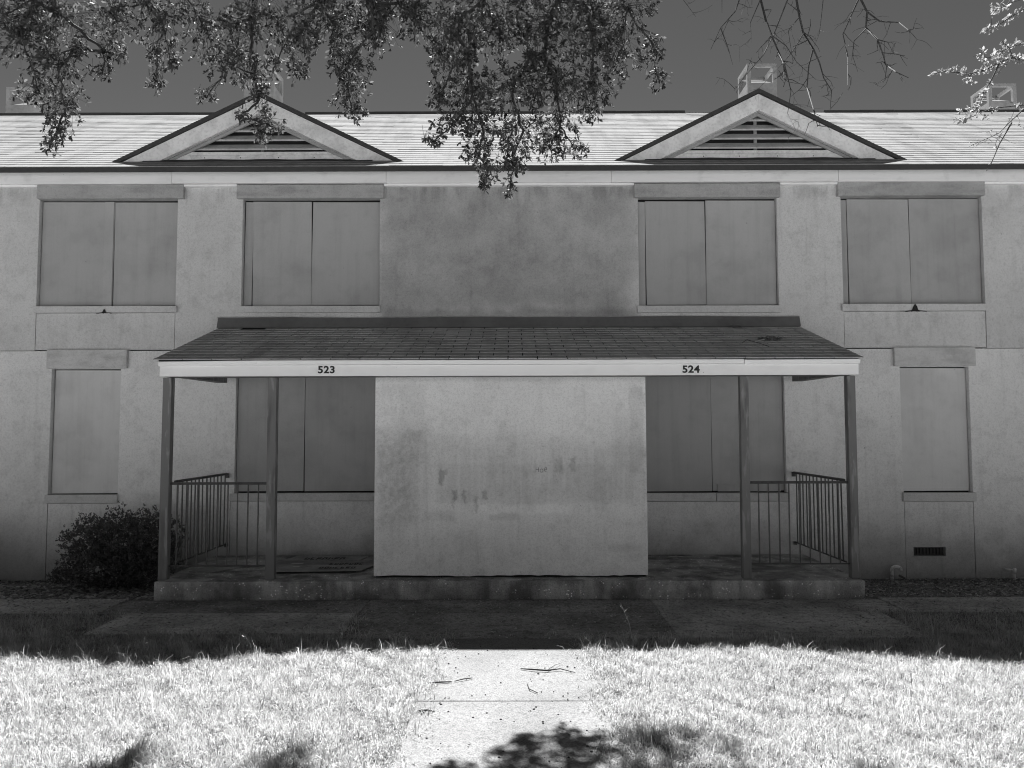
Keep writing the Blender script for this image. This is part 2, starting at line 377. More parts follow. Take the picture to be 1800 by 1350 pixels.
lower_holes = [(a, b, -.4, LT) for a, b in LO] + [(a-(.05 if a < 0 else 0), b+(.03 if a > 0 else 0), .15, .976) for a, b in PW] + [(a, b, .97, 2.62) for a, b in PW]
wall_with_openings('upper_wall', XA, XB, FLOOR2+.004, 5.2, [(a, b, max(c, FLOOR2+.004), d) for a, b, c, d in upper_holes], .12, 'stucco')
wall_with_openings('lower_wall', XA, XB, -.4, FLOOR2-.004, lower_holes, .12, 'stucco_lower')
box('wall_core', 'felt', B, XA, XB, WALL+.10, WALL+.30, -.4, 5.2)
for x0, x1, nm in ((XA-.02, XA+.2, 'end_wall'), (XB-.2, XB+.02, 'end_wall')):
    m = MB(); P_ = [(10.14, -.4), (17.3, -.4), (17.3, 5.15), (13.6, 7.32), (10.14, 5.3)]
    b_ = len(m.v); m.v += [(x0, y, z) for y, z in P_] + [(x1, y, z) for y, z in P_]
    m.f += [(0, 1, 2, 3, 4), (9, 8, 7, 6, 5)] + [(i, 5+i, 5+(i+1) % 5, (i+1) % 5) for i in range(5)]
    m.build(nm, 'stucco', B)
box('rear_wall', 'stucco', B, XA+.25, XB-.25, 17.1, 17.3, -.4, 5.15)

def boards(par, x0, x1, z0, z1, split, proud=(0, 0), tilt=0.0, batten=None, gap_l=.012, gap_b=.012, mat='plywood'):
    """two plywood sheets set back in an opening, with a small gap all round"""
    y = WALL+.062
    xs = [x0+gap_l] + list(split) + [x1-.010]
    for i in range(len(xs)-1):
        a, b = xs[i]+(.004 if i else 0), xs[i+1]-(.004 if i < len(xs)-2 else 0)
        o = proud[i] if i < len(proud) else 0
        t = tilt*(1 if i % 2 else -1)
        zb, zt = z0+gap_b+random.uniform(0, .01), z1-.012-random.uniform(0, .012)
        MB().hexa([(a+t, y-o, zb), (a-t, y-o, zt), (a+t, y+.018, zb), (a-t, y+.018, zt), (b+t, y-o, zb+.004), (b-t, y-o, zt-.004), (b+t, y+.018, zb+.004), (b-t, y+.018, zt-.004)]).build('board', mat, par)
    if batten:
        for a, b in batten: MB().box(a, b, y-.026, y-.003, z0+gap_b+.01, z1-.016).build('batten', 'plywood', par)
def sill(par, x0, x1, z0, z1, y=WALL-.04): return box('sill', 'sill_paint', par, x0, x1, y, WALL+.055, z0, z1, .006)
def lintel(par, x0, x1, z0, z1, y=WALL-.06): return box('lintel', 'stucco_trim' if z0 > 3 else 'lower_trim', par, x0, x1, y, WALL+.05, z0, z1, .005)
def window_under(label):
    o = bpy.data.objects.new('boarded_window', None); link(o, B, (0, WALL, 0)); o['label'] = label; return o
# upper storey
win = window_under('wide boarded window at the left end of the upper storey')
lintel(win, -6.165, -4.267, ZT-.006, 4.955); sill(win, -6.167, -4.335, 3.292, 3.377)
boards(win, -6.16, -4.36, 3.377, ZT-.006, (-5.205,), (.004, 0), .003, None)
MB().box(-5.33, -5.215, WALL+.046, WALL+.057, 3.392, 4.76).build('batten', 'plywood', win)
win = window_under('boarded window over the left porch bay')
lintel(win, -3.578, -1.677, ZT-.010, 4.947); sill(win, -3.528, -1.716, 3.285, 3.371)
boards(win, -3.514, -1.731, 3.371, ZT-.010, (-3.395, -2.625), (-.01, .006, 0), .006)
win = window_under('boarded window over the right porch bay')
lintel(win, 1.564, 3.447, ZT-.013, 4.945); sill(win, 1.592, 3.430, 3.270, 3.362)
boards(win, 1.617, 3.417, 3.362, ZT-.013, (1.72, 2.50), (-.008, 0, .008), .003)
win = window_under('wide boarded window at the right end of the upper storey')
lintel(win, 4.193, 6.086, ZT-.002, 4.958); sill(win, 4.216, 6.058, 3.285, 3.376)
boards(win, 4.245, 6.07, 3.376, ZT-.002, (4.345, 5.15), (-.004, .006, .004), .002)
# panels below the upper end windows
for a, b in ((-6.16, -4.36), (4.245, 6.07)): box('wall_panel', 'stucco', B, a+.007, b-.007, WALL+.003, WALL+.09, FLOOR2+.012, 3.288 if a < 0 else 3.281)
# lower storey
win = window_under('tall boarded window beside the shrub')
lintel(win, -5.974, -4.948, LT+.006, 2.812, WALL-.05); sill(win, -5.947, -5.028, .859, .966)
boards(win, -5.93, -5.04, .966, LT+.006, (), (0,), .003, None, .014, .004, 'plywood_lightened')
win = window_under('tall boarded window above the foundation vent')
lintel(win, 4.856, 5.890, LT+.006, 2.812, WALL-.05); sill(win, 4.917, 5.840, .856, .968)
boards(win, 4.94, 5.82, .968, LT+.006, (), (0,), .002, None, .006, .006, 'plywood_lightened')
box('wall_panel', 'stucco_lower', B, -5.923, -5.047, WALL+.003, WALL+.09, -.4, .852)
# right lower panel has the vent opening
m = MB()
for a, b, c, d in ((4.947, 5.043, -.4, .849), (5.448, 5.813, -.4, .849), (5.043, 5.448, -.4, .170), (5.043, 5.448, .281, .849)): m.box(a, b, WALL+.003, WALL+.09, c, d)
m.build('wall_panel', 'stucco_lower', B)
vent = box('foundation_vent', 'vent_metal', B, 5.043, 5.448, WALL+.055, WALL+.075, .170, .281)
for i in range(9): MB().box(5.06+i*.042, 5.083+i*.042, WALL+.040, WALL+.0545, .19, .262).build('louver', 'vent_metal', vent)
# porch bays
for k, (a, b) in enumerate(PW):
    win = window_under('boarded opening in the left porch bay' if k == 0 else 'boarded opening in the right porch bay')
    if k == 0:
        boards(win, a, b, .985, 2.62, (-2.687,), (.006, 0), .003, None, .012, .006); sill(win, a-.05, b, .882, .98, WALL-.025)
        box('wall_panel', 'stucco_lower', B, a-.043, b, WALL+.003, WALL+.09, .15, .875)
    else:
        boards(win, a, b, .975, 2.62, (2.532,), (.012, 0), .002, None, .012, .006)
        MB().box(2.60, 3.40, WALL+.045, WALL+.060, .985, 1.075).build('batten', 'plywood', win)
        for s0, s1 in ((a, 2.56), (2.567, b+.025)): sill(win, s0, s1, .866, .97, WALL-.025)
        box('wall_panel', 'stucco_lower', B, a, b+.023, WALL+.003, WALL+.09, .15, .859)

# eaves
ez = 5.105
seams = [XA-.15, -9.9, -7.2, -4.41, -1.64, 1.27, 4.19, 7.3, 10.1, XB+.15]
for i in range(len(seams)-1):
    d = random.uniform(-.003, .003)
    box('fascia_board', 'trim_paint', B, seams[i]+.002, seams[i+1]-.002, 9.745+d, 9.80, 4.958+.004*(i % 2), ez+.012, .003)
ends = [XA-.15]
for a, b in ((-6.165, -4.267), (-3.578, -1.677), (1.564, 3.447), (4.193, 6.086)): ends += [a, b]
ends.append(XB+.15)
for i in range(0, len(ends), 2): box('frieze_strip', 'trim_paint', B, ends[i]+.003, ends[i+1]-.003, 9.775, WALL+.02, 4.930, 4.957, .002)

# main roof: decking, then courses of shingles
EY, EZ, RY, RZ = 9.585, 5.125, 13.6, 7.49
sl_ = (RZ-EZ)/(RY-EY); ang = math.atan(sl_)
roof = MB().hexa([(XA-.2, EY+.012, EZ-.062), (XA-.2, EY+.012, EZ-.006), (XA-.2, RY, RZ-.07), (XA-.2, RY, RZ-.012), (XB+.2, EY+.012, EZ-.062), (XB+.2, EY+.012, EZ-.006), (XB+.2, RY, RZ-.07), (XB+.2, RY, RZ-.012)]).build('roof', 'shingle_edge', B)
m = MB().hexa([(XA-.2, RY+.001, RZ-.07), (XA-.2, RY+.001, RZ-.012), (XA-.2, 17.7, RZ-2.45), (XA-.2, 17.7, RZ-2.39), (XB+.2, RY+.001, RZ-.07), (XB+.2, RY+.001, RZ-.012), (XB+.2, 17.7, RZ-2.45), (XB+.2, 17.7, RZ-2.39)])
m.build('rear_slope', 'roof_shingle', roof)
m = MB(); SL = math.hypot(RY-EY, RZ-EZ); EXPO = .138
ca, sa = math.cos(ang), math.sin(ang)
def on_roof(x, s_, h): return (x, EY + s_*ca - h*sa, EZ + s_*sa + h*ca)
k = 0; s0 = 0.0
while s0 < SL-.02:
    x = XA-.2 + (k % 3)*-.11; s1 = min(s0+EXPO+.01, SL); wob = .003*math.sin(k*1.7)
    while x < XB+.2:
        wd = random.choice((.17, .22, .28, .33, .33, .4)); x2 = min(x+wd, XB+.2); t = .005 + random.choice((0, 0, 0, .002)) + random.uniform(0, .002); xa = max(x, XA-.2)
        j = wob + random.uniform(-.0025, .0025)
        p = [on_roof(xa, s0+j, t), on_roof(x2, s0+j, t), on_roof(x2, s1, .001), on_roof(xa, s1, .001), on_roof(xa, s0+j, -.004), on_roof(x2, s0+j, -.004)]
        m.quad(p[0], p[1], p[2], p[3]); m.quad(p[4], p[5], p[1], p[0]); m.quad(p[4], p[0], p[3]); m.quad(p[1], p[5], p[2])
        x = x2+.001
    k += 1; s0 += EXPO
me = bpy.data.meshes.new('shingles'); me.from_pydata(m.v, [], m.f); me.materials.append(MAT['roof_shingle'])
tag(link(bpy.data.objects.new('shingles', me), roof), kind='stuff')
MB().box(XA-.2, XB+.2, EY-.004, EY+.011, EZ-.068, EZ-.006).build('drip_edge', 'shingle_edge', roof)
for a, b in ((XA-.2, -5.25), (-3.75, 3.10), (5.6, XB+.2)):
    m = MB(); n_ = int((b-a)/.6)
    for i in range(n_):
        p, q = a+(b-a)*i/n_, a+(b-a)*(i+1)/n_-.002; h = random.uniform(-.003, .003)
        m.prism([(p, RZ-.035), (q, RZ-.035), (q, RZ+.020+h), (p, RZ+.020+h)], RY-.05, RY+.05)
    m.build('ridge_vent', 'shingle_edge', roof)
box('ridge_cap', 'roof_shingle', roof, XA-.2, XB+.2, RY-.045, RY+.045, RZ-.03, RZ-.006)

# dormers
def dormer(cx, label):
    yf, zb, zp, hw = 9.85, 5.278, 6.206, 1.862
    if cx < 0: zp -= .018
    D_ = bpy.data.objects.new('dormer', None); link(D_, B, (cx, yf, zb)); D_['label'] = label
    k_ = (zp-zb)/hw; yb = EY + (zp-EZ)/sl_
    # roof skins with a dark shingle edge
    for s_ in (-1, 1):
        th = .05
        c, p, q = (cx+s_*(hw+.06), yf-.03, zb-.015), (cx, yf-.03, zp+.02), (cx, yb, zp+.02)
        c2 = (cx+s_*(hw+.06), yf+.10, zb-.015+.0)
        m = MB(); top = [c, p, q, c2]; low = [(x, y, z-th) for x, y, z in top]
        m.v = top+low; m.f = [(0, 1, 2, 3), (7, 6, 5, 4), (0, 4, 5, 1), (1, 5, 6, 2), (2, 6, 7, 3), (3, 7, 4, 0)]
        m.build('dormer_roof', 'shingle_edge', D_)
        # rake board
        a0, a1 = (cx+s_*(hw-.02), zb-.02+.0), (cx, zp-.035)
        vw = .222
        P_ = [(cx, zp-.035-vw), (cx+s_*(hw-.03-vw/k_), zb-.025), (cx+s_*(hw-.03), zb-.025), (cx, zp-.04)]
        MB().prism(P_ if s_ > 0 else P_[::-1], yf, yf+.03).build('rake_board', 'louver_paint', D_, .003)
        # soffit strip and inner mould
        P2 = [(cx, zp-.035-vw-.06), (cx+s_*(hw-.03-(vw+.06)/k_), zb-.02), (cx+s_*(hw-.03-(vw-.03)/k_), zb-.02), (cx, zp-.035-vw+.03)]
        MB().prism(P2 if s_ > 0 else P2[::-1], yf+.048, yf+.075).build('rake_mould', 'soffit', D_)
        P3 = [(cx, zp-.035-vw-.02), (cx+s_*(hw-.03-(vw+.02)/k_), zb-.02), (cx+s_*(hw-.03-(vw-.02)/k_), zb-.02), (cx, zp-.035-vw+.02)]
        MB().prism(P3 if s_ > 0 else P3[::-1], yf+.030, yf+.047).build('soffit', 'soffit', D_)
    # back panel behind everything
    m = MB().prism([(cx-hw+.1, zb-.03), (cx+hw-.1, zb-.03), (cx, zp-.08)], yf+.19, yf+.22); m.build('back_panel', 'felt', D_)
    # face boards round the louver opening
    base, lz0, lz1, lw = zb-.015, zb+.165, zb+.62, .985
    MB().prism([(cx-1.45, base), (cx+1.45, base), (cx+1.27, zb+.112), (cx-1.27, zb+.112)], yf+.058, yf+.08).build('base_board', 'louver_paint', D_, .004)
    MB().prism([(cx-1.27, zb+.116), (cx+1.27, zb+.116), (cx+1.16, zb+.158), (cx-1.16, zb+.158)], yf+.066, yf+.09).build('base_mould', 'louver_paint', D_, .003)
    for s_ in (-1, 1):
        P_ = [(cx+s_*1.10, zb+.160), (cx+s_*1.27, zb+.160), (cx, zb+.160+1.27*k_), (cx, zb+.160+1.10*k_)]
        MB().prism(P_ if s_ > 0 else P_[::-1], yf+.060, yf+.085).build('louver_frame', 'louver_paint', D_, .002)
    # slats, each tilted, as wide as the triangle is there
    for i in range(4):
        z = zb+.182+.122*i; hwid = (1.10-(z+.03-zb-.160)/k_)
        if hwid < .08: continue
        p = [(cx-hwid, yf+.075, z), (cx-hwid, yf+.075, z+.024), (cx-hwid, yf+.160, z+.085), (cx-hwid, yf+.160, z+.109)]
        m = MB().hexa(p + [(2*cx-x, y, zz) for x, y, zz in p]); m.build('louver_slat', 'slat_paint', D_, .002)
    MB().box(cx-.02, cx+.02, yf+.165, yf+.185, zb+.15, zb+.66).build('louver_stay', 'soffit', D_)
    for x in (-.72, -.25, .25, .72): MB().tube([(cx+x, yf+.055, zb+.075), (cx+x, yf+.060, zb+.075)], .007, 6).build('nail_head', 'vent_metal', D_)
    # lead apron where the dormer sits on the roof
    m = MB(); n_ = 14
    for i in range(n_):
        xa, xb = cx-1.5+3.0*i/n_, cx-1.5+3.0*(i+1)/n_; h0, h1 = .008*math.sin(i*1.9)+.01, .008*math.sin((i+1)*1.9)+.01
        yy = yf+.056; zr = EZ+(yy-EY)*sl_
        m.quad((xa, yy-.10, zr-.10*sl_+.014), (xb, yy-.10, zr-.10*sl_+.014), (xb, yy, zr+.012+h1*.6), (xa, yy, zr+.012+h0*.6))
    m.build('apron', 'shingle_edge', D_)
dormer(-3.335, 'left dormer gable with a slatted louver behind the oak leaves')
dormer(3.218, 'right dormer gable with a slatted louver below the bare twigs')

# chimneys: square metal shafts, open on each side below a flat top rim
def chimney(x, y, zt, label):
    wd, dp, t = .56, .60, .035
    c = box('chimney', 'chimney_metal', B, x, x+wd, y, y+dp, 6.3, zt-.37); c['label'] = label
    for px in (x, x+wd-.07):
        for py in (y, y+dp-.07): MB().box(px, px+.07, py, py+.07, zt-.368, zt-.062).build('corner_post', 'chimney_metal', c)
    m = MB().box(x, x+wd, y, y+.05, zt-.06, zt).box(x, x+wd, y+dp-.05, y+dp, zt-.06, zt).box(x, x+.05, y+.052, y+dp-.052, zt-.06, zt).box(x+wd-.05, x+wd, y+.052, y+dp-.052, zt-.06, zt)
    m.build('top_rim', 'chimney_metal', c)
    m = MB().hexa([(x+.06, y+.12, zt-.33), (x+.06, y+.12, zt-.31), (x+.06, y+dp-.06, zt-.12), (x+.06, y+dp-.06, zt-.10), (x+wd-.06, y+.12, zt-.33), (x+wd-.06, y+.12, zt-.31), (x+wd-.06, y+dp-.06, zt-.12), (x+wd-.06, y+dp-.06, zt-.10)])
    m.build('shade_panel', 'flashing', c)  # dark sloped panel, added to stand for the diagonal shadow in the opening
chimney(4.435, 14.2, 8.69, 'square chimney behind the right dormer peak'); chimney(-5.095, 14.2, 8.69, 'square chimney behind the left dormer peak')
chimney(9.54, 15.08, 8.69, 'square chimney at the right edge behind the budding branch'); chimney(-10.2, 15.08, 8.69, 'square chimney at the far left behind the oak leaves')

# ------------------------------------------------------------------ porch
slab = MB().box(-3.775, 3.665, 8.15, WALL+.05, -.12, .195).build('porch_slab', 'slab_concrete', B, .012)
low_edge = [(-1.508+2.942*i/40, .216+.004*math.sin(i*.35)+random.uniform(-.005, .004)) for i in range(41)]
part = MB().prism(low_edge + [(1.430, 2.50), (-1.504, 2.50)], 8.35, WALL+.02).build('partition', 'partition_paint', B)
box('partition_base', 'felt', part, -1.49, 1.416, 8.385, WALL, .196, .2085)
# pencilled words
def scrawl(lines, r, mat='scrawl'):
    m = MB()
    for L in lines: m.tube([(x, 8.3492, z) for x, z in L], r, 5)
    m.build('scrawl', mat, part)
hz, hx = 1.318, .236
arc = lambda cx, cz, r1, r2, a0, a1, k=9: [(cx+r1*math.cos(math.radians(a0+(a1-a0)*i/k)), cz+r2*math.sin(math.radians(a0+(a1-a0)*i/k))) for i in range(k+1)]
scrawl([[(hx, hz), (hx+.002, hz+.056)], [(hx, hz+.028), (hx+.030, hz+.030)], [(hx+.030, hz+.050), (hx+.028, hz+.002)],
        arc(hx+.061, hz+.016, .017, .018, 100, 470, 12), [(hx+.092, hz+.022), (hx+.118, hz+.030)] + arc(hx+.106, hz+.028, .014, .022, 10, 300, 9)], .0028)
simple('faint_scrawl', .34, .85, .1, var=((50.0, -.7, .42, .6),))
scrawl([[(-.262, 1.300), (-.258, 1.372)], [(-.258, 1.372), (-.225, 1.34), (-.215, 1.305)], [(-.19, 1.305), (-.186, 1.335), (-.165, 1.338)], [(-.13, 1.318), (-.10, 1.325)], arc(-.05, 1.318, .02, .022, 60, 290, 7)], .0022, 'faint_scrawl')

# posts
for x0, x1 in ((-3.772, -3.680), (-2.640, -2.546), (2.424, 2.513), (3.570, 3.657)):
    j = random.uniform(-.004, .004)
    MB().hexa([(x0+j, 8.235, .196), (x0-j, 8.235, 2.344), (x0+j, 8.325, .196), (x0-j, 8.325, 2.344), (x1+j, 8.235, .196), (x1-j, 8.235, 2.344), (x1+j, 8.325, .196), (x1-j, 8.325, 2.344)]).build('post', 'post_paint', B, .005)
# railings
def railing(p, q, z0, z1, n_, lead, close):
    p, q = Vector(p), Vector(q); d = q-p
    m = MB().tube([(p.x, p.y, z1), (q.x, q.y, z1)], .015, 6)
    r = m.build('railing', 'rail_metal', B); MB().tube([(p.x, p.y, z0), (q.x, q.y, z0)], .009, 6).build('bottom_rail', 'rail_metal', r)
    if close:
        MB().box(q.x-.018, q.x+.018, q.y-.012, q.y+.03, z1-.05, z1+.006).build('bracket', 'rail_metal', r); MB().box(q.x-.016, q.x+.016, q.y-.012, q.y+.03, z0-.035, z0+.006).build('bracket', 'rail_metal', r)
    pk = MB().box(-.006, .006, -.006, .006, 0, z1-z0-.02).mesh('picket', 'rail_metal')
    for i in range(n_):
        t = lead[0] + (lead[1]-lead[0])*i/(n_-1); o = bpy.data.objects.new('picket', pk); c = p+d*t
        link(o, r, (c.x+random.uniform(-.003, .003), c.y, z0+.006)); o.rotation_euler = (random.uniform(-.006, .006), random.uniform(-.006, .006), 0)
railing((-3.682, 8.29), (-2.640, 8.29), .335, 1.208, 9, (.075, .90), False)
railing((2.510, 8.29), (3.572, 8.29), .345, 1.206, 9, (.10, .905), False)
railing((-3.655, 8.335), (-3.638, 9.79), .345, 1.226, 13, (.05, .95), True)
railing((3.552, 8.335), (3.540, 9.79), .355, 1.226, 13, (.05, .95), True)

# porch roof
PX0, PX1, PY0, PZ0, PY1, PZ1 = -3.775, 3.655, 8.0, 2.515, 9.80, 3.088
psl = math.hypot(PY1-PY0, PZ1-PZ0); pa = math.atan2(PZ1-PZ0, PY1-PY0); pc, ps = math.cos(pa), math.sin(pa)
def on_porch(x, s_, h): return (x, PY0+s_*pc-h*ps, PZ0+s_*ps+h*pc)
proof = MB().hexa([on_porch(PX0+.02, .092, -.05), on_porch(PX0+.02, .085, -.004), on_porch(PX0+.02, psl, -.05), on_porch(PX0+.02, psl, -.004), on_porch(PX1-.02, .092, -.05), on_porch(PX1-.02, .085, -.004), on_porch(PX1-.02, psl, -.05), on_porch(PX1-.02, psl, -.004)]).build('porch_roof', 'felt', B)
NC = 13; ex = (psl+.005)/NC; TW = (PX1-PX0)/24
meshes = {}
def tab_mesh(wd):
    key = round(wd, 3)
    if key not in meshes:
        m = MB().hexa([(.0055, 0, -.003), (.0055, 0, .0085), (.0055, ex+.012, -.003), (.0055, ex+.012, .002), (wd-.0055, 0, -.003), (wd-.0055, 0, .0085), (wd-.0055, ex+.012, -.003), (wd-.0055, ex+.012, .002)])
        meshes[key] = m.mesh('shingle', 'porch_shingle')
    return meshes[key]
for c in range(NC):
    xs = [PX0] + [PX0 + TW*(i + (.5 if c % 2 else 1.0)) for i in range(24)]
    xs = [x for x in xs if x < PX1-.03] + [PX1]
    for i in range(len(xs)-1):
        if c == NC-1 and xs[i] < -3.42 < xs[i+1]: continue           # the missing tab
        o = bpy.data.objects.new('shingle', tab_mesh(xs[i+1]-xs[i]))
        link(o, proof, on_porch(xs[i], c*ex+random.uniform(-.004, .003), random.uniform(0, .0015)))
        o.rotation_euler = (pa-.0, random.uniform(-.003, .003), random.uniform(-.003, .003))
MB().hexa([on_porch(2.765, psl-.17, .011), on_porch(2.765, psl-.17, .016), on_porch(2.775, psl-.03, .011), on_porch(2.775, psl-.03, .022), on_porch(2.875, psl-.175, .011), on_porch(2.875, psl-.175, .016), on_porch(2.88, psl-.03, .011), on_porch(2.88, psl-.03, .022)]).build('patch_shingle', 'flashing', proof)
m = MB(); n_ = 20
for i in range(n_):
    a, b = PX0-.02+(PX1-PX0+.03)*i/n_, PX0-.02+(PX1-PX0+.03)*(i+1)/n_
    h0, h1 = .004*math.sin(i*1.3), .004*math.sin((i+1)*1.3)
    m.hexa([(a, 9.755+h0, 3.085), (a, 9.80+h0, 3.218), (a, 9.826, 3.085), (a, 9.826, 3.218), (b, 9.755+h1, 3.085), (b, 9.80+h1, 3.218), (b, 9.826, 3.085), (b, 9.826, 3.218)])
m.build('flashing', 'flashing', proof)
m = MB()
for i in range(n_):
    a, b = PX0-.03+(PX1-PX0+.05)*i/n_, PX0-.03+(PX1-PX0+.05)*(i+1)/n_; h0, h1 = .004*math.sin(i*.9), .004*math.sin((i+1)*.9)
    m.hexa([(a, 9.785, 3.2185+h0), (a, 9.81, 3.230+h0), (a, 9.828, 3.2185+h0), (a, 9.828, 3.230+h0), (b, 9.785, 3.2185+h1), (b, 9.81, 3.230+h1), (b, 9.828, 3.2185+h1), (b, 9.828, 3.230+h1)])
m.build('flashing_lip', 'flashing_lip', proof)
# porch fascia: a lower board and an upper strip, in lengths
FX0, FX1 = -3.735, 3.63
pf = MB().box(FX0, FX1, 8.08, 8.115, 2.345, 2.462).build('porch_fascia', 'porch_fascia_paint', B, .003)
for a, b, d, e in ((FX0-.005, -2.70, .012, -.010), (-2.698, 2.42, 0, 0), (2.425, FX1+.008, -.002, -.006)):
    MB().hexa([(a, 8.055, 2.463+e), (a, 8.048, 2.508+e), (a, 8.079, 2.463+e), (a, 8.079, 2.516+e), (b, 8.055, 2.463), (b, 8.048, 2.508), (b, 8.079, 2.463), (b, 8.079, 2.516)]).build('fascia_strip', 'porch_fascia_paint', pf, .002)
box('front_beam', 'post_paint', B, FX0+.03, FX1-.03, 8.118, 8.33, 2.346, 2.46)
for x0, x1 in ((-3.75, -3.625), (3.515, 3.64)):
    m = MB().hexa([(x0, 8.335, 2.36), (x0, 8.335, 2.54), (x0, 9.70, 2.375), (x0, 9.70, 2.98), (x1, 8.335, 2.36), (x1, 8.335, 2.54), (x1, 9.70, 2.375), (x1, 9.70, 2.98)]); m.build('side_beam', 'post_paint', B)
MB().hexa([(FX0+.04, 8.34, 2.52), (FX0+.04, 8.34, 2.545), (FX0+.04, 9.8, 2.97), (FX0+.04, 9.8, 2.99), (FX1-.04, 8.34, 2.52), (FX1-.04, 8.34, 2.545), (FX1-.04, 9.8, 2.97), (FX1-.04, 9.8, 2.99)]).build('porch_ceiling', 'soffit', B)
# house numbers
def digit(ch, x, z, s_):
    cu_ = bpy.data.curves.new('digit', 'FONT'); cu_.body = ch; cu_.size = s_; cu_.extrude = .0015; cu_.offset = .0032
    t = bpy.data.objects.new('digit_source', cu_); COL.objects.link(t)
    bpy.context.view_layer.update()
    me = bpy.data.meshes.new_from_object(t.evaluated_get(bpy.context.evaluated_depsgraph_get())); bpy.data.objects.remove(t)
    me.name = 'digit'; me.materials.clear(); me.materials.append(MAT['number_black'])
    for v_ in me.vertices: v_.co = (v_.co.x*1.12, -v_.co.z, v_.co.y)
    return link(bpy.data.objects.new('digit', me), pf, (x, 8.0775, z))
for txt, x, z in (('523', -2.066, 2.377), ('524', 1.774, 2.372)):
    for i, ch in enumerate(txt): digit(ch, x+i*.0625, z, .104)
# drain pipes at the foot of the wall
MB().tube([(4.715, 9.74, -.14), (4.715, 9.74, .02), (4.722, 9.735, .045), (4.745, 9.73, .058), (4.785, 9.72, .058), (4.808, 9.715, .045), (4.815, 9.712, .012)], .021, 10).build('drain_pipe', 'pvc', B, smooth=True)
MB().tube([(4.80, 9.74, -.05), (4.86, 9.70, -.085)], .013, 8).build('drain_pipe', 'flashing', B, smooth=True)
MB().tube([(6.235, 9.735, -.15), (6.235, 9.735, -.02), (6.23, 9.73, .02)], .017, 10).tube([(6.23, 9.72, -.02), (6.222, 9.70, .035)], .021, 10).tube([(6.17, 9.83, .01), (6.225, 9.73, .01)], .014, 8).build('drain_pipe', 'pvc', B, smooth=True)

# ------------------------------------------------------------------ lawn
def height(x, y):
    z = .012*np.sin(x*1.3+y*.7)+.010*np.sin(x*2.9-y*1.7+1)
    flat = np.where((y < 6.6) & (np.abs(x+.03) > .95), 1.0, .15); return z*flat - .014
def on_concrete(x, y, rag):
    e = rag
    walk = (np.abs(x+.028) < .555-e) & (y < 6.7)
    mid = (x > -1.5+e) & (x < 1.4-e) & (y > 6.62+e)
    pads = ((x > -3.75+e) & (x < -1.53) & (y > 6.80+e*1.5)) | ((x > 1.40) & (x < 3.53-e) & (y > 6.64+e*1.5))
    side = (y > 7.56+e*.6)
    return walk | mid | pads | side
def grass(name, n_, xlo, xhi, ylo, yhi, lmin, lmax, wmin, wmax, ragged, tuft=.35):
    x = rng.uniform(xlo, xhi, n_); y = rng.uniform(ylo, yhi, n_)
    clump = np.sin(x*9.1+np.sin(y*6.3)*2)*np.sin(y*8.3+np.sin(x*5.2)*2)+.5*np.sin(x*23+y*17)
    rag = rng.uniform(-.01, .10, n_)*ragged + .025*np.sin(x*7+y*11) + .05*np.sin(y*5.3+np.sign(x))*np.sin(y*2.1+1)
    keep = ~on_concrete(x, y, rag) & (clump > rng.uniform(-3.6, -.2, n_)) & (np.abs(x) < 1.0*y*.72+1.1)
    x, y, clump = x[keep], y[keep], clump[keep]; m = len(x)
    L = rng.uniform(lmin, lmax, m)*(1+tuft*clump); L *= np.where(rng.random(m) < .045, rng.uniform(1.5, 2.3, m), 1.0); L *= np.clip(1.15 - (y > 6.75)*.25, .6, 2)
    W = rng.uniform(wmin, wmax, m); a = rng.uniform(0, 2*math.pi, m); lean = rng.uniform(.2, 1.5, m)
    swirl = .8*np.sin(x*3.1+y*1.3); d = np.stack((np.cos(a+swirl), np.sin(a+swirl), np.zeros(m)), 1)
    s_ = np.stack((-d[:, 1], d[:, 0], np.zeros(m)), 1); z0 = height(x, y)
    P = np.stack((x, y, z0), 1); up = np.array((0, 0, 1.0))
    l1 = (L*.55)[:, None]; l2 = (L*.5)[:, None]; e1 = lean[:, None]*.6; e2 = np.minimum(lean[:, None]*1.25+.25, 1.75)
    mid = P + l1*(np.sin(e1)*d + np.cos(e1)*up); tip = mid + l2*(np.sin(e2)*d + np.cos(e2)*up)
    h = (W/2)[:, None]*s_
    V = np.stack((P-h, P+h, mid-h*.85, mid+h*.85, tip), 1).reshape(-1, 3)
    F = (np.array(((0, 1, 3), (0, 3, 2), (2, 3, 4)))[None] + 5*np.arange(m)[:, None, None]).reshape(-1, 3)
    tone = np.repeat(np.clip(rng.beta(1.3, 2.2, m) + np.where(rng.random(m) < .06, .5, 0) - .12*clump, 0, 1), 5)
    o = link(bpy.data.objects.new(name, tri_mesh(name, V, F, 'grass', tone))); return o
tag(grass('lawn_grass', 560000, -6.2, 6.2, 3.4, 6.9, .026, .062, .003, .0054, 1.0), 'sunlit shaggy lawn grass either side of the concrete path', 'grass', kind='stuff')
tag(grass('sparse_grass', 60000, -6.8, 6.8, 6.7, 7.75, .04, .085, .004, .006, 1.4), 'thin shaded grass between the lawn and the side path', 'grass', kind='stuff')
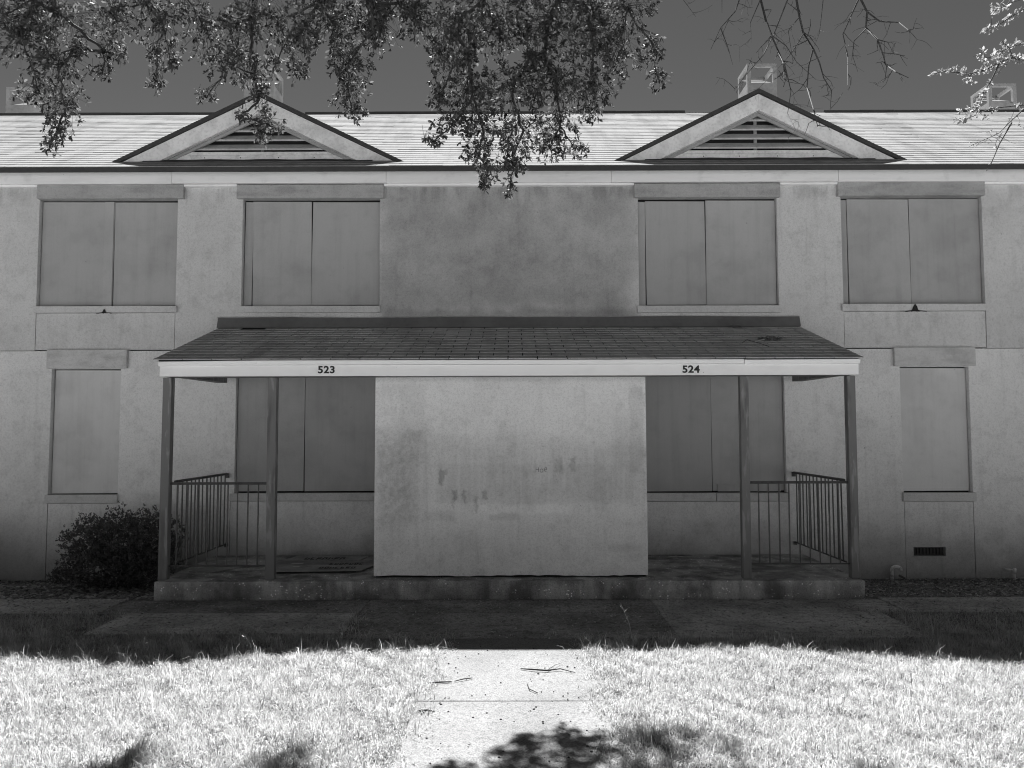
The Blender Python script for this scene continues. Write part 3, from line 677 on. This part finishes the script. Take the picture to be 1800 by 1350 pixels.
# leaf litter along the wall, thinner on the paths
def litter(name, n_, area, label, lmin=.025, lmax=.06, z=.0, tone_lo=0.0):
    P, keepn = [], 0
    x = rng.uniform(area[0], area[1], n_); y = rng.uniform(area[2], area[3], n_)
    zz = np.array([ground_z(a, b) for a, b in zip(x, y)])*(y > 8.2) + z + rng.uniform(.004, .02, n_)
    inside = (x > -3.80) & (x < 3.69) & (y > 8.13); k_ = ~inside; x, y, zz = x[k_], y[k_], zz[k_]; m = len(x)
    D = rand_dirs(m, -.25, .25); N = unit(rand_dirs(m, .2, 1))
    L = rng.uniform(lmin, lmax, m); V, F = leaf_arrays(np.stack((x, y, zz), 1), D, N, L, L*rng.uniform(.3, .5, m), .5)
    V[:, 2] = np.maximum(V[:, 2], np.repeat(zz, 6)-.008)
    tone = np.repeat(np.clip(rng.beta(1.5, 1.3, m), tone_lo, 1), 6)
    return tag(link(bpy.data.objects.new(name, tri_mesh(name, V, F, 'dead_leaf', tone))), label, 'leaf litter', kind='stuff')
litter('leaf_litter', 5200, (-7.8, -3.8, 8.22, 9.78), 'fallen leaves and mulch under the shrub by the left wall', .03, .07, .004)
litter('leaf_litter', 5200, (3.69, 7.8, 8.2, 9.78), 'fallen leaves and mulch along the right wall', .02, .05, .004)
litter('path_litter', 6000, (-6.5, 6.5, 6.6, 8.14), 'crumbs of leaf and soil scattered over the shaded concrete', .008, .034, .012)
# clods and acorns on the path
m = 140; V = []; F = []
x = rng.uniform(-.58, .53, m); y = rng.uniform(3.4, 6.5, m)
mb = MB()
for i in range(m):
    r = random.uniform(.0025, .0062)*random.choice((.6, .8, 1, 1)); c = Vector((x[i], y[i], .014+r*.6))
    mb.tube([c+Vector((-r*random.uniform(.8, 1.6), random.uniform(-r, r), -r*.2)), c+Vector((0, 0, r*.3)), c+Vector((r*random.uniform(.8, 1.6), random.uniform(-r, r), 0))], [r*.45, r, r*.4], 6)
tag(mb.build('acorns', 'acorn', None, smooth=True), 'acorns and crumbs scattered over the sunlit path', 'acorns', kind='stuff')

# ------------------------------------------------------------------ trees
def leaf_object(name, arr, mat, parent, tone_k=1.0):
    P, D, N, L, W = (np.array(a) for a in arr); V, F = leaf_arrays(P, D, N, L, W)
    tone = np.repeat(np.clip(rng.beta(1.4, 1.6, len(P))*tone_k, 0, 1), 6)
    return link(bpy.data.objects.new(name, tri_mesh(name, V, F, mat, tone)), parent)
BLOBS = [(-4.68, 7.13, 5.51, 0.32, 0.37), (-4.38, 7.3, 5.82, 0.57, 0.27), (-4.37, 7.2, 5.26, 0.29, 0.32), (-4.66, 7.33, 5.07, 0.24, 0.22), (-4.38, 7.34, 4.93, 0.23, 0.27), (-4.37, 7.2, 4.63, 0.15, 0.17), (-4.46, 7.25, 4.51, 0.08, 0.09), (-3.79, 7.13, 5.67, 0.29, 0.25), (-3.96, 7.55, 5.56, 0.1, 0.11), (-3.4, 7.26, 5.71, 0.23, 0.3), (-3.42, 7.46, 5.47, 0.11, 0.18), (-3.62, 7.26, 5.94, 0.21, 0.13), (-3.01, 7.35, 5.7, 0.33, 0.33), (-2.7, 7.08, 5.24, 0.25, 0.2), (-2.58, 7.35, 5.67, 0.3, 0.33), (-2.58, 7.48, 5.33, 0.23, 0.25), (-2.98, 7.29, 5.0, 0.13, 0.06), (-2.51, 7.41, 5.04, 0.15, 0.18), (-2.37, 7.21, 4.71, 0.2, 0.11), (-2.44, 7.32, 4.62, 0.08, 0.08), (-2.59, 7.17, 4.76, 0.07, 0.11), (-1.99, 7.02, 5.49, 0.23, 0.31), (-1.78, 7.48, 5.82, 0.39, 0.39), (-1.6, 7.26, 5.32, 0.26, 0.21), (-1.62, 7.4, 5.1, 0.23, 0.21), (-1.59, 7.48, 4.92, 0.18, 0.1), (-2.14, 7.39, 5.32, 0.12, 0.14), (-1.37, 7.51, 5.84, 0.31, 0.33), (-1.88, 7.22, 5.91, 0.32, 0.16), (-0.94, 7.44, 5.83, 0.25, 0.25), (-0.56, 7.24, 5.64, 0.35, 0.32), (-0.12, 7.51, 5.75, 0.39, 0.33), (0.33, 7.48, 5.73, 0.44, 0.39), (0.74, 7.05, 5.5, 0.34, 0.37), (1.01, 7.07, 5.29, 0.29, 0.29), (1.34, 7.12, 5.38, 0.17, 0.15), (1.46, 7.53, 5.28, 0.11, 0.12), (-0.59, 7.24, 5.26, 0.26, 0.26), (-0.73, 7.34, 4.97, 0.12, 0.21), (-0.39, 7.17, 4.95, 0.34, 0.26), (-0.01, 7.28, 5.05, 0.4, 0.32), (0.43, 7.21, 5.08, 0.4, 0.32), (0.75, 7.19, 4.99, 0.27, 0.21), (0.8, 7.69, 4.98, 0.13, 0.11), (-0.56, 6.97, 4.6, 0.23, 0.14), (-0.28, 7.15, 4.61, 0.31, 0.21), (0.1, 7.34, 4.68, 0.31, 0.22), (0.47, 7.56, 4.82, 0.25, 0.22), (-0.33, 7.13, 4.38, 0.17, 0.16), (-0.01, 7.29, 4.43, 0.23, 0.15), (0.36, 7.49, 4.56, 0.25, 0.14), (0.63, 7.57, 4.57, 0.13, 0.08), (-0.24, 7.18, 4.22, 0.12, 0.13), (-0.0, 7.22, 4.28, 0.14, 0.08), (-0.28, 7.1, 4.07, 0.05, 0.05), (-0.03, 7.23, 4.09, 0.06, 0.1), (-0.74, 6.88, 4.4, 0.11, 0.05), (1.09, 7.02, 5.73, 0.31, 0.21), (-1.13, 7.34, 5.98, 0.33, 0.16), (-2.42, 7.02, 5.83, 0.36, 0.16), (-3.23, 7.4, 6.05, 0.27, 0.14), (-4.62, 7.18, 5.93, 0.32, 0.21), (-0.29, 7.48, 6.09, 0.5, 0.17), (0.45, 7.54, 6.12, 0.5, 0.17)]
BARE = [[(2.21, 6.9, 6.07), (2.32, 6.98, 5.79), (2.32, 6.84, 5.5), (2.32, 6.7, 5.29), (2.46, 6.96, 5.3), (2.36, 6.53, 4.95), (2.41, 6.61, 4.88), (2.45, 6.8, 4.87)], [(2.61, 6.9, 6.07), (2.6, 6.84, 5.71), (2.59, 6.75, 5.5), (2.75, 7.08, 5.52), (2.72, 6.78, 5.21), (2.87, 7.27, 5.3), (2.85, 7.28, 5.08), (2.7, 6.76, 4.64), (2.77, 6.85, 4.52)], [(2.77, 6.9, 5.27), (2.83, 6.92, 5.15), (2.87, 6.93, 5.01), (2.94, 6.93, 4.89), (2.94, 6.98, 4.72)], [(3.21, 7.0, 6.12), (3.27, 7.0, 5.79), (3.31, 6.98, 5.67), (3.36, 7.11, 5.58), (3.33, 6.83, 5.32), (3.38, 6.84, 5.18), (3.71, 7.46, 5.39), (3.58, 7.02, 5.11), (3.72, 7.06, 5.07)], [(3.32, 7.0, 5.68), (3.43, 6.99, 5.58), (3.63, 7.03, 5.59), (3.58, 6.77, 5.38), (3.87, 7.07, 5.56)], [(3.31, 7.0, 5.52), (3.16, 6.93, 5.36), (3.19, 7.04, 5.28), (3.21, 6.98, 5.09)], [(3.27, 7.0, 5.85), (3.18, 6.98, 5.67), (3.12, 7.07, 5.5), (3.18, 7.11, 5.3), (2.98, 6.69, 4.83)], [(2.6, 6.9, 5.96), (2.55, 6.93, 5.75), (2.46, 7.05, 5.49), (2.27, 6.78, 5.16), (2.13, 6.87, 5.01), (2.05, 6.97, 4.91)], [(2.16, 6.9, 5.96), (2.09, 6.88, 5.73), (2.04, 6.84, 5.6), (1.9, 6.84, 5.44), (1.84, 6.96, 5.3)], [(1.92, 6.9, 5.47), (1.98, 6.88, 5.27), (2.05, 6.99, 5.17)], [(2.39, 6.9, 5.4), (2.52, 6.91, 5.31), (2.64, 6.97, 5.18), (2.75, 6.81, 4.94)], [(2.65, 6.9, 5.58), (2.56, 6.95, 5.47), (2.55, 6.82, 5.1)], [(2.5, 6.9, 5.13), (2.55, 6.89, 4.87), (2.54, 6.96, 4.69), (2.52, 6.71, 4.43)], [(3.41, 7.0, 5.41), (3.49, 6.97, 5.37), (3.62, 7.11, 5.32)], [(3.49, 7.0, 5.17), (3.5, 7.06, 5.05), (3.31, 6.89, 4.92)], [(1.6, 6.9, 6.01), (1.58, 6.92, 5.76), (1.72, 7.02, 5.65)], [(2.9, 6.9, 5.96), (2.84, 6.86, 5.6), (2.78, 6.78, 5.35)], [(1.94, 6.9, 5.96), (1.92, 6.85, 5.59)], [(2.29, 6.9, 5.74), (2.21, 6.95, 5.55), (2.17, 6.8, 5.28)], [(2.69, 6.9, 5.43), (2.6, 6.95, 5.28), (2.5, 6.95, 5.16), (2.34, 7.05, 5.0)]]
BUD = [[(5.15, 6.8, 5.14), (4.59, 6.74, 5.08), (4.48, 6.73, 5.1), (4.5, 6.94, 5.16), (4.17, 6.65, 4.94), (4.02, 6.68, 4.92), (3.95, 6.72, 4.98)], [(4.41, 6.8, 5.08), (4.32, 6.79, 4.91), (4.34, 6.93, 4.87), (4.1, 6.63, 4.61), (3.92, 6.48, 4.52)], [(5.13, 6.8, 4.74), (4.66, 6.86, 4.72), (4.42, 6.96, 4.73), (4.09, 6.77, 4.56), (4.2, 7.09, 4.66)], [(5.14, 6.8, 4.87), (4.59, 6.76, 4.64), (4.55, 6.88, 4.58), (4.49, 6.96, 4.5), (4.17, 6.9, 4.35)], [(4.5, 6.8, 4.53), (4.36, 6.77, 4.32), (4.27, 6.75, 4.14), (4.17, 6.67, 4.04)], [(5.18, 6.8, 5.83), (4.67, 6.81, 5.6), (4.4, 6.73, 5.42), (4.38, 6.95, 5.46)], [(5.17, 6.8, 5.46), (4.69, 6.87, 5.31), (4.53, 6.86, 5.25), (4.48, 7.0, 5.24)], [(4.67, 6.8, 5.83), (4.54, 6.86, 5.66), (4.39, 6.83, 5.58)]]

def wander(p, q, k, amt, droop=0.0):
    p, q = Vector(p), Vector(q); L = (q-p).length; out = [p]
    for i in range(1, k):
        t = i/k; out.append(p.lerp(q, t) + Vector((random.uniform(-1, 1), random.uniform(-1, 1), random.uniform(-.6, .6)))*amt*L + Vector((0, 0, droop*math.sin(math.pi*t)*L)))
    return out+[q]
oak = tag(empty('oak_tree', (-2.4, -1.8, -.02)), 'leafy evergreen oak whose dark boughs hang across the top of the view', 'tree')
MB().tube([(-2.4, -1.8, -.25), (-2.4, -1.8, .4), (-2.3, -1.6, 1.8), (-2.2, -1.3, 3.4)], [.42, .32, .27, .25], 12).build('trunk', 'bark', oak, smooth=True)
LIMBS = ([(-2.2, -1.3, 3.3), (-2.9, .8, 5.2), (-3.6, 3.5, 6.5), (-4.1, 5.8, 6.75), (-4.4, 7.2, 6.55), (-4.6, 7.9, 6.45)],
         [(-2.2, -1.3, 3.35), (-1.9, .9, 5.4), (-2.0, 3.6, 6.7), (-2.2, 5.9, 6.85), (-2.4, 7.25, 6.6), (-2.5, 8.0, 6.45)],
         [(-2.2, -1.3, 3.4), (-1.1, .8, 5.3), (-.5, 3.4, 6.6), (-.2, 5.7, 6.8), (0.05, 7.25, 6.6), (.1, 8.0, 6.4)],
         [(-.5, 3.4, 6.6), (.6, 5.2, 6.8), (.95, 7.2, 6.6), (1.1, 7.8, 6.4)])
m = MB()
for L_ in LIMBS: m.tube(L_, [.16, .13, .10, .075, .05, .02][:len(L_)] if len(L_) == 6 else [.09, .07, .045, .02], 8)
nodes = [[Vector(p), None, 1] for L_ in LIMBS for p in L_[-3:]] + [[Vector((x, 7.25, 6.55)), None, 1] for x in (-3.6, -3.1, -1.7, -1.2, -.6, .5)]
for x in (-3.6, -3.1): m.tube(wander((-4.1, 5.8, 6.75), (x, 7.25, 6.55), 4, .03), [.04, .035, .03, .025, .02], 6)
for x in (-1.7, -1.2): m.tube(wander((-2.2, 5.9, 6.85), (x, 7.25, 6.55), 4, .03), [.04, .035, .03, .025, .02], 6)
for x in (-.6, .5): m.tube(wander((-.2, 5.7, 6.8), (x, 7.25, 6.55), 4, .03), [.04, .035, .03, .025, .02], 6)
m.build('limb', 'bark', oak, smooth=True)
BLOBS += [(-2.9+.42*i+random.uniform(-.1, .1), random.uniform(7.5, 8.1), random.uniform(6.75, 7.25), .42, .26) for i in range(11)]  # unseen upper canopy, added to shade the boughs below
BLOBS += [(random.uniform(-4.9, 1.2), random.uniform(7.0, 7.6), random.uniform(5.25, 5.9), random.uniform(.07, .13), random.uniform(.08, .16)) for i in range(34)]
order = sorted(range(len(BLOBS)), key=lambda i: -BLOBS[i][2]); base_n = len(nodes); edges = []
for i in order:
    x, y, z, rx, rz = BLOBS[i]; p = Vector((x, y, z))
    best = min(range(len(nodes)), key=lambda k_: (nodes[k_][0]-p).length + (2.0 if nodes[k_][0].z < z+.05 else 0) + abs(nodes[k_][0].x-p.x)*.7)
    nodes.append([p, best, 1]); edges.append((len(nodes)-1, i))
for k_ in range(len(nodes)-1, base_n-1, -1):
    par = nodes[k_][1]
    if par is not None: nodes[par][2] += nodes[k_][2]
tw = MB(); leaves = [[], [], [], [], []]; shoots = []
for k_, i in edges:
    x, y, z, rx, rz = BLOBS[i]; p = nodes[k_][0]; a = nodes[nodes[k_][1]][0]; r = .0045*math.sqrt(nodes[k_][2])+.002
    path = wander(a, p, 5, .05, .0); tw.tube(path, [r*1.25, r*1.15, r*1.1, r, r*.9, r*.8], 5)
    n_ = int((76 if x < -2.2 else 96)*(rx*rz)/.09)+9
    for _ in range(n_):
        u = rand_dirs(1)[0]*(random.random()**.42)
        tip = Vector((x+u[0]*rx, y+u[1]*max(.10, .8*rx), z+u[2]*rz)); g = Vector((random.uniform(-.06, .06), random.uniform(-.06, .06), random.uniform(.04, .16)))
        root = path[random.randint(2, 5)]; hub = p.lerp(tip, .5) + g*.6
        if random.random() < .45: tw.tube([root, hub, tip], [.0026, .002, .0012], 3, False)
        else: tw.tube([hub + g*.4, tip], [.0018, .0011], 3, False)
        shoots.append((tip, (tip-hub).normalized()))
for tip, ax in shoots:
    nl = random.randint(5, 8)
    for q in range(nl):
        off = ax*-random.uniform(0, .06) if q > 3 else ax*-random.uniform(0, .012)
        d = (ax*random.uniform(.0, .9) + Vector(rand_dirs(1)[0])*.95 + Vector((0, 0, -.12))).normalized()
        leaves[0].append(tuple(tip+off)); leaves[1].append(tuple(d)); leaves[2].append(tuple(Vector(rand_dirs(1)[0])*.8 + Vector((0, .25, .75))))
        L = random.uniform(.028, .062); leaves[3].append(L); leaves[4].append(L*random.uniform(.32, .46))
tw.build('twigs', 'twig', oak)
# the lowest-hanging leaves stand out singly; the rest is one mass
idx = sorted(range(len(leaves[0])), key=lambda i: leaves[0][i][2] + (0 if abs(leaves[0][i][0]) < 4.9 else 9))
single = set(idx[::4][:300]); keep = [i for i in range(len(leaves[0])) if i not in single]
crown = tag(leaf_object('crown', [[a[i] for i in keep] for a in leaves], 'oak_leaf', oak), kind='stuff')
proto = []
for q in range(4):
    V, F = leaf_arrays(np.zeros((1, 3)), np.array(((0, 1.0, 0),)), np.array(((0, 0, 1.0),)), np.array((1.0,)), np.array((.30+.04*q,)), .1+.08*q)
    proto.append(tri_mesh('leaf', V, F, 'oak_leaf', np.full(6, .15+.2*q)))
for c, i in enumerate(sorted(single)):
    d = Vector(leaves[1][i]).normalized(); s_ = d.cross(Vector(leaves[2][i])).normalized(); nn = s_.cross(d)
    o = bpy.data.objects.new('leaf', proto[c % 4]); link(o, oak)
    M3 = Matrix((s_, d, nn)).transposed().to_4x4(); M3 = Matrix.Translation(Vector(leaves[0][i]) - wl(oak)) @ M3 @ Matrix.Scale(leaves[3][i], 4)
    o.matrix_basis = M3

# bare tree: winter twigs
def sprout(m, pts, depth, r, lean=(0, 0, -.5), amount=3):
    tips = []
    for i in range(1, len(pts)):
        if random.random() < .75:
            p = Vector(pts[i]).lerp(Vector(pts[i-1]), random.random()*.8); d = (Vector(rand_dirs(1)[0])*Vector((1, .7, .7)) + Vector(lean)).normalized(); L = random.uniform(.07, .22)*(.7 if depth == 0 else 1)
            k_ = random.randint(2, 3); q = [p]
            for s_ in range(k_):
                d = (d + Vector(rand_dirs(1)[0])*.45).normalized(); q.append(q[-1]+d*L/k_)
            m.tube(q, [r*.6*(1-.5*s_/k_) for s_ in range(k_+1)], 4, False); tips.append((q[-1], d))
            if depth > 0: tips += sprout(m, q, depth-1, r*.65, lean)
    return tips
bare = tag(empty('bare_tree', (5.2, -1.2, -.02)), 'leafless tree whose thin bare twigs hang before the right dormer', 'tree')
MB().tube([(5.2, -1.2, -.25), (5.2, -1.2, .5), (5.1, -1.0, 2.2), (4.9, -.6, 3.8)], [.28, .22, .19, .17], 10).build('trunk', 'bark', bare, smooth=True)
m = MB()
for L_, rr in (([(4.9, -.6, 3.7), (4.4, 2.0, 5.8), (3.6, 4.8, 6.7), (2.7, 6.6, 6.75), (2.2, 6.9, 6.45)], [.12, .09, .06, .035, .015]), ([(4.4, 2.0, 5.8), (3.9, 5.0, 6.8), (3.1, 6.9, 6.6), (3.05, 7.0, 6.2)], [.07, .05, .03, .012])): m.tube(L_, rr, 8)
m.build('limb', 'bark', bare, smooth=True)
m = MB()
for i, L_ in enumerate(BARE):
    k_ = len(L_); r0 = .0125 if k_ >= 8 else .0085 if k_ >= 5 else .0055
    if L_[0][2] > 6.0:
        m.tube(wander((2.45+.5*(L_[0][0] > 2.6), 6.85, 6.62), L_[0], 3, .04), r0*1.1, 5)
    m.tube(L_, [r0*(1-.75*j/(k_-1)) for j in range(k_)], 5); sprout(m, L_, 1, r0*.55); sprout(m, L_, 1, r0*.5)
m.build('twigs', 'twig', bare)
# budding tree at the right edge
bud = tag(empty('budding_tree', (9.6, 5.6, -.02)), 'tree with pale young leaves reaching in from the right edge', 'tree')
MB().tube([(9.6, 5.6, -.25), (9.6, 5.6, .5), (9.4, 5.8, 2.5), (9.2, 6.0, 4.6), (9.0, 6.1, 7.0)], [.25, .19, .16, .12, .05], 10).build('trunk', 'bark', bud, smooth=True)
m = MB(); lv = [[], [], [], [], []]; lm = MB()
for i, L_ in enumerate(BUD):
    k_ = len(L_); r0 = .011 if k_ >= 6 else .007
    if L_[0][0] > 5.0 : lm.tube(wander((9.15, 6.05, min(6.6, L_[0][2]+.3)), L_[0], 5, .03), [.035, .03, .024, .02, .016, r0], 6)
    m.tube(L_, [r0*(1-.75*j/(k_-1)) for j in range(k_)], 5)
    tips = sprout(m, L_, 1, r0*.55, (-.3, 0, .0)) + [(Vector(L_[-1]), Vector((-1, 0, 0)))]
    tips += [(Vector(L_[j]).lerp(Vector(L_[j-1]), random.random()), Vector(rand_dirs(1)[0])) for j in range(2, k_) for _ in range(5)]
    dens = 2 if i in (3, 4) else 13
    for tip, ax in tips:
        if random.random() < (.3 if i in (3, 4) else .9):
            for q in range(random.randint(dens//2, dens)):
                d = (ax*.5 + Vector(rand_dirs(1)[0])).normalized(); lv[0].append(tuple(tip - ax*random.uniform(0, .05))); lv[1].append(tuple(d)); lv[2].append(tuple(rand_dirs(1)[0])); L = random.uniform(.025, .05); lv[3].append(L); lv[4].append(L*.4)
lm.build('limb', 'bark', bud, smooth=True); m.build('twigs', 'twig', bud)
tag(leaf_object('crown', lv, 'bud_leaf', bud), kind='stuff')

# ------------------------------------------------------------------ shrubs
def shrub(loc, lobes, n_, label):
    s_ = tag(empty('shrub', loc), label, 'shrub', 'shrubs against the wall')
    m = MB(); lv = [[], [], [], [], []]
    for _ in range(26):
        l = random.choice(lobes); q = Vector(l[:3]) + Vector(rand_dirs(1)[0])*Vector((l[3], l[3]*.8, l[4]))*.7
        m.tube(wander((loc[0]+random.uniform(-.25, .25), loc[1]+random.uniform(-.1, .1), loc[2]-.05), q, 4, .06), [.014, .011, .008, .006, .003], 5)
    m.build('stem', 'twig', s_)
    tot = sum(l[3]*l[4] for l in lobes)
    for l in lobes:
        for _ in range(int(n_*l[3]*l[4]/tot)):
            u = rand_dirs(1)[0]; rr = random.random()**.22; bump = 1+.16*math.sin(7*u[0]+3*u[2])+.12*math.sin(11*u[1]+5*u[0])
            p = Vector((l[0]+u[0]*l[3]*rr*bump, l[1]+u[1]*l[3]*.8*rr*bump, max(.0, l[2]+u[2]*l[4]*rr*bump))); ax = (Vector(u)+Vector((0, 0, .5))).normalized()
            for q in range(random.randint(5, 8)):
                d = (ax*.8 + Vector(rand_dirs(1)[0])*.8).normalized(); L = random.uniform(.018, .036)
                lv[0].append(tuple(p - ax*random.uniform(0, .04))); lv[1].append(tuple(d)); lv[2].append(tuple(rand_dirs(1)[0])); lv[3].append(L); lv[4].append(L*.45)
    tag(leaf_object('crown', lv, 'shrub_leaf', s_), kind='stuff'); return s_
shrub((-4.62, 9.12, -.05), [(-4.98, 9.15, .46, .33, .32), (-4.60, 9.08, .50, .38, .38), (-4.22, 9.10, .48, .34, .38), (-4.75, 8.98, .22, .45, .26), (-4.25, 9.0, .2, .35, .24), (-5.25, 9.05, .10, .16, .10)], 5200, 'dense dark clipped shrub beside the left porch post')
shrub((-6.75, 9.2, -.05), [(-6.85, 9.25, .42, .34, .30), (-6.9, 9.15, .2, .36, .24)], 700, 'shrub just showing at the left edge of the view')

# ------------------------------------------------------------------ small loose things
def sheet(corners, z, label, prints=()):
    m = MB(); t = .006
    m.hexa([(corners[0][0], corners[0][1], z), (corners[0][0], corners[0][1], z+t), (corners[3][0], corners[3][1], z+.004), (corners[3][0], corners[3][1], z+t+.006),
            (corners[1][0], corners[1][1], z+.002), (corners[1][0], corners[1][1], z+t+.002), (corners[2][0], corners[2][1], z), (corners[2][0], corners[2][1], z+t)])
    o = tag(m.build('cardboard_sheet', 'cardboard'), label, 'cardboard', 'flattened cardboard on the porch floor')
    for x0, x1, y0, y1 in prints:
        n_ = 7
        for i in range(n_):
            a = x0+(x1-x0)*i/n_; wd_ = (x1-x0)/n_*.72; h_ = y1-y0; zz_ = z+t+.0065; mm = MB(); r_ = random.random
            mm.box(a, a+wd_*.26, y0, y1, zz_, zz_+.0008)
            if r_() < .7: mm.box(a+wd_*.27, a+wd_, y0, y0+h_*.22, zz_, zz_+.0008)
            if r_() < .7: mm.box(a+wd_*.27, a+wd_, y1-h_*.22, y1, zz_, zz_+.0008)
            if r_() < .5: mm.box(a+wd_*.74, a+wd_, y0+h_*.23, y1-h_*.23, zz_, zz_+.0008)
            elif r_() < .6: mm.box(a+wd_*.27, a+wd_*.9, y0+h_*.40, y0+h_*.58, zz_, zz_+.0008)
            mm.build('print_mark', 'print_ink', o)
    return o
sheet([(-3.64, 8.70), (-3.30, 8.66), (-3.08, 9.10), (-3.50, 9.20)], .20, 'small flattened cardboard piece inside the left railing')
sheet([(-2.95, 8.86), (-1.56, 8.95), (-1.53, 9.38), (-2.75, 9.32)], .206, 'lower flattened box on the left porch floor', ((-2.15, -1.75, 9.02, 9.14),))
sheet([(-2.78, 8.58), (-1.70, 8.64), (-1.62, 9.0), (-2.60, 8.98)], .214, 'front flattened box by the left inner post', ((-2.20, -1.78, 8.74, 8.84),))
sheet([(-2.80, 9.30), (-1.90, 9.28), (-1.80, 9.74), (-2.70, 9.76)], .200, 'rear flattened box against the back wall of the left porch bay', ((-2.55, -2.05, 9.42, 9.56),))
def loose(name, pts, r, mat, label, cat, n_=5, group=None): return tag(MB().tube(pts, r, n_).build(name, mat), label, cat, group)
def scrap(pts, label):
    m = MB(); m.quad(*pts); m.quad(*[(x, y, z+.002) for x, y, z in reversed(pts)]); return tag(m.build('paper_scrap', 'paper'), label, 'paper scrap', 'paper scraps on the porch')
scrap([(-2.93, 8.78, .201), (-2.83, 8.80, .203), (-2.76, 8.90, .222), (-2.84, 8.90, .215)], 'white paper scrap left of the left inner post')
scrap([(-2.52, 8.80, .231), (-2.44, 8.79, .231), (-2.43, 8.84, .236), (-2.50, 8.85, .233)], 'white paper scrap on the cardboard right of the left inner post')
scrap([(-2.60, 9.02, .226), (-2.46, 9.03, .226), (-2.45, 9.07, .232), (-2.58, 9.07, .229)], 'pale torn paper edge behind the left inner post')
loose('porch_stick', [(1.88, 9.60, .20), (2.0, 9.62, .212), (2.10, 9.60, .204), (2.24, 9.61, .203)], .006, 'paper', 'pale stick on the right porch floor', 'stick')
zt_ = .020
loose('path_twig', [(-.60, 5.455, zt_), (-.52, 5.47, zt_+.002), (-.44, 5.485, zt_)], [.005, .006, .004], 'twig', 'short thick twig at the left edge of the path', 'twig', group='twigs on the path')
loose('path_twig', [(-.42, 5.495, zt_), (-.36, 5.53, zt_+.004), (-.30, 5.565, zt_)], [.003, .0045, .0035], 'twig', 'slim tapering twig just right of the thick left one', 'twig', group='twigs on the path')
t = MB().tube([(.045, 5.775, zt_), (.14, 5.735, zt_+.006), (.235, 5.72, zt_+.004), (.335, 5.745, zt_+.008), (.44, 5.68, zt_)], [.004, .006, .006, .004, .002], 5).tube([(.235, 5.72, zt_+.004), (.30, 5.82, zt_+.012), (.36, 5.92, zt_)], [.003, .002, .001], 4).build('path_twig', 'twig')
tag(t, 'long forked twig across the right of the path', 'twig', 'twigs on the path')
loose('path_twig', [(.085, 5.46, zt_), (.10, 5.32, zt_+.003), (.155, 5.25, zt_)], [.002, .0035, .003], 'twig', 'small bent twig in the middle of the path', 'twig', group='twigs on the path')
loose('path_twig', [(-.60, 4.93, zt_), (-.55, 4.935, zt_+.002), (-.50, 4.92, zt_)], [.005, .006, .003], 'twig', 'stubby twig below the path joint at the left', 'twig', group='twigs on the path')
# clump and sticks on the porch roof
m = MB(); lv = [[], [], [], [], []]
for _ in range(140):
    u = Vector((random.uniform(-.13, .13), random.uniform(-.05, .05), 0)); s_ = (8.92-PY0)/pc + u.y
    p = Vector(on_porch(2.985+u.x, s_, .012+random.uniform(0, .03)*(1-abs(u.x)/.14)))
    lv[0].append(tuple(p)); lv[1].append(tuple(rand_dirs(1, -.3, .5)[0])); lv[2].append(tuple(rand_dirs(1, .2, 1)[0])); L = random.uniform(.03, .06); lv[3].append(L); lv[4].append(L*.4)
P, D, N, L, W = (np.array(a) for a in lv); V, F = leaf_arrays(P, D, N, L, W, .4)
tag(link(bpy.data.objects.new('leaf_clump', tri_mesh('leaf_clump', V, F, 'dead_leaf', np.clip(np.repeat(rng.uniform(.6, 1.1, len(P)), 6), 0, 1)))), 'dark clump of dead leaves on the right of the porch roof', 'leaf clump')
loose('roof_twig', [on_porch(2.92, .93, .022), on_porch(2.80, .80, .03), on_porch(2.74, .76, .022)], .004, 'paper', 'pale twig trailing from the leaf clump on the porch roof', 'twig')
loose('roof_twig', [on_porch(2.58, .70, .020), on_porch(2.66, .78, .045), on_porch(2.78, .58, .03), on_porch(2.83, .52, .018)], .004, 'twig', 'bent twig low on the porch roof near the number 524', 'twig')
# mould growths on two sills
def growth(x, z, sc_, label):
    m = MB(); r_ = random.Random(int(x*100))
    prof = [(-.10, 0), (.11, .0), (.05, .03), (.035, .10), (.0, .15), (-.03, .09), (-.055, .03)]
    m.prism([(x+a*sc_*.7, z+b*sc_*.62) for a, b in prof], WALL-.052, WALL-.038)
    for _ in range(16):
        a = r_.uniform(-.2, .2)*sc_; m.tube([(x+a*.3, WALL-.043, z+.005), (x+a, WALL-.043, z+r_.uniform(-.012, .004))], [.006*sc_, .002], 4)
    return tag(m.build('mould_growth', 'black_mould'), label, 'mould', 'dark growths on the sills')
growth(5.14, 3.278, 1.0, 'black triangular mould growth on the upper right sill'); growth(-5.255, 3.285, .55, 'small black growth on the upper left sill')
# weeds
def weed(x, y, h, dx, label):
    m = MB().tube([(x, y, -.01), (x+dx*.3, y+.01, h*.5), (x+dx, y+.02, h)], [.0028, .0022, .0012], 4)
    o = tag(m.build('weed_stalk', 'bud_leaf'), label, 'weed', 'weeds along the edge of the shade'); lv = [[], [], [], [], []]
    for q in range(5):
        t_ = random.uniform(.15, .9); lv[0].append((x+dx*t_, y+.01, h*t_)); lv[1].append(tuple(rand_dirs(1, .1, .7)[0])); lv[2].append(tuple(rand_dirs(1)[0])); lv[3].append(random.uniform(.02, .05)); lv[4].append(.008)
    leaf_object('leaves', lv, 'grass', o)
weed(.98, 6.45, .34, -.10, 'tall thin weed stalk right of the path at the shade edge'); weed(-2.95, 6.2, .20, .02, 'short weed at the shade edge left of the lawn'); weed(-2.05, 6.15, .18, -.09, 'leaning weed stalk on the left lawn at the shade edge'); weed(-1.45, 6.4, .17, .07, 'seeding weed left of the path at the shade edge')
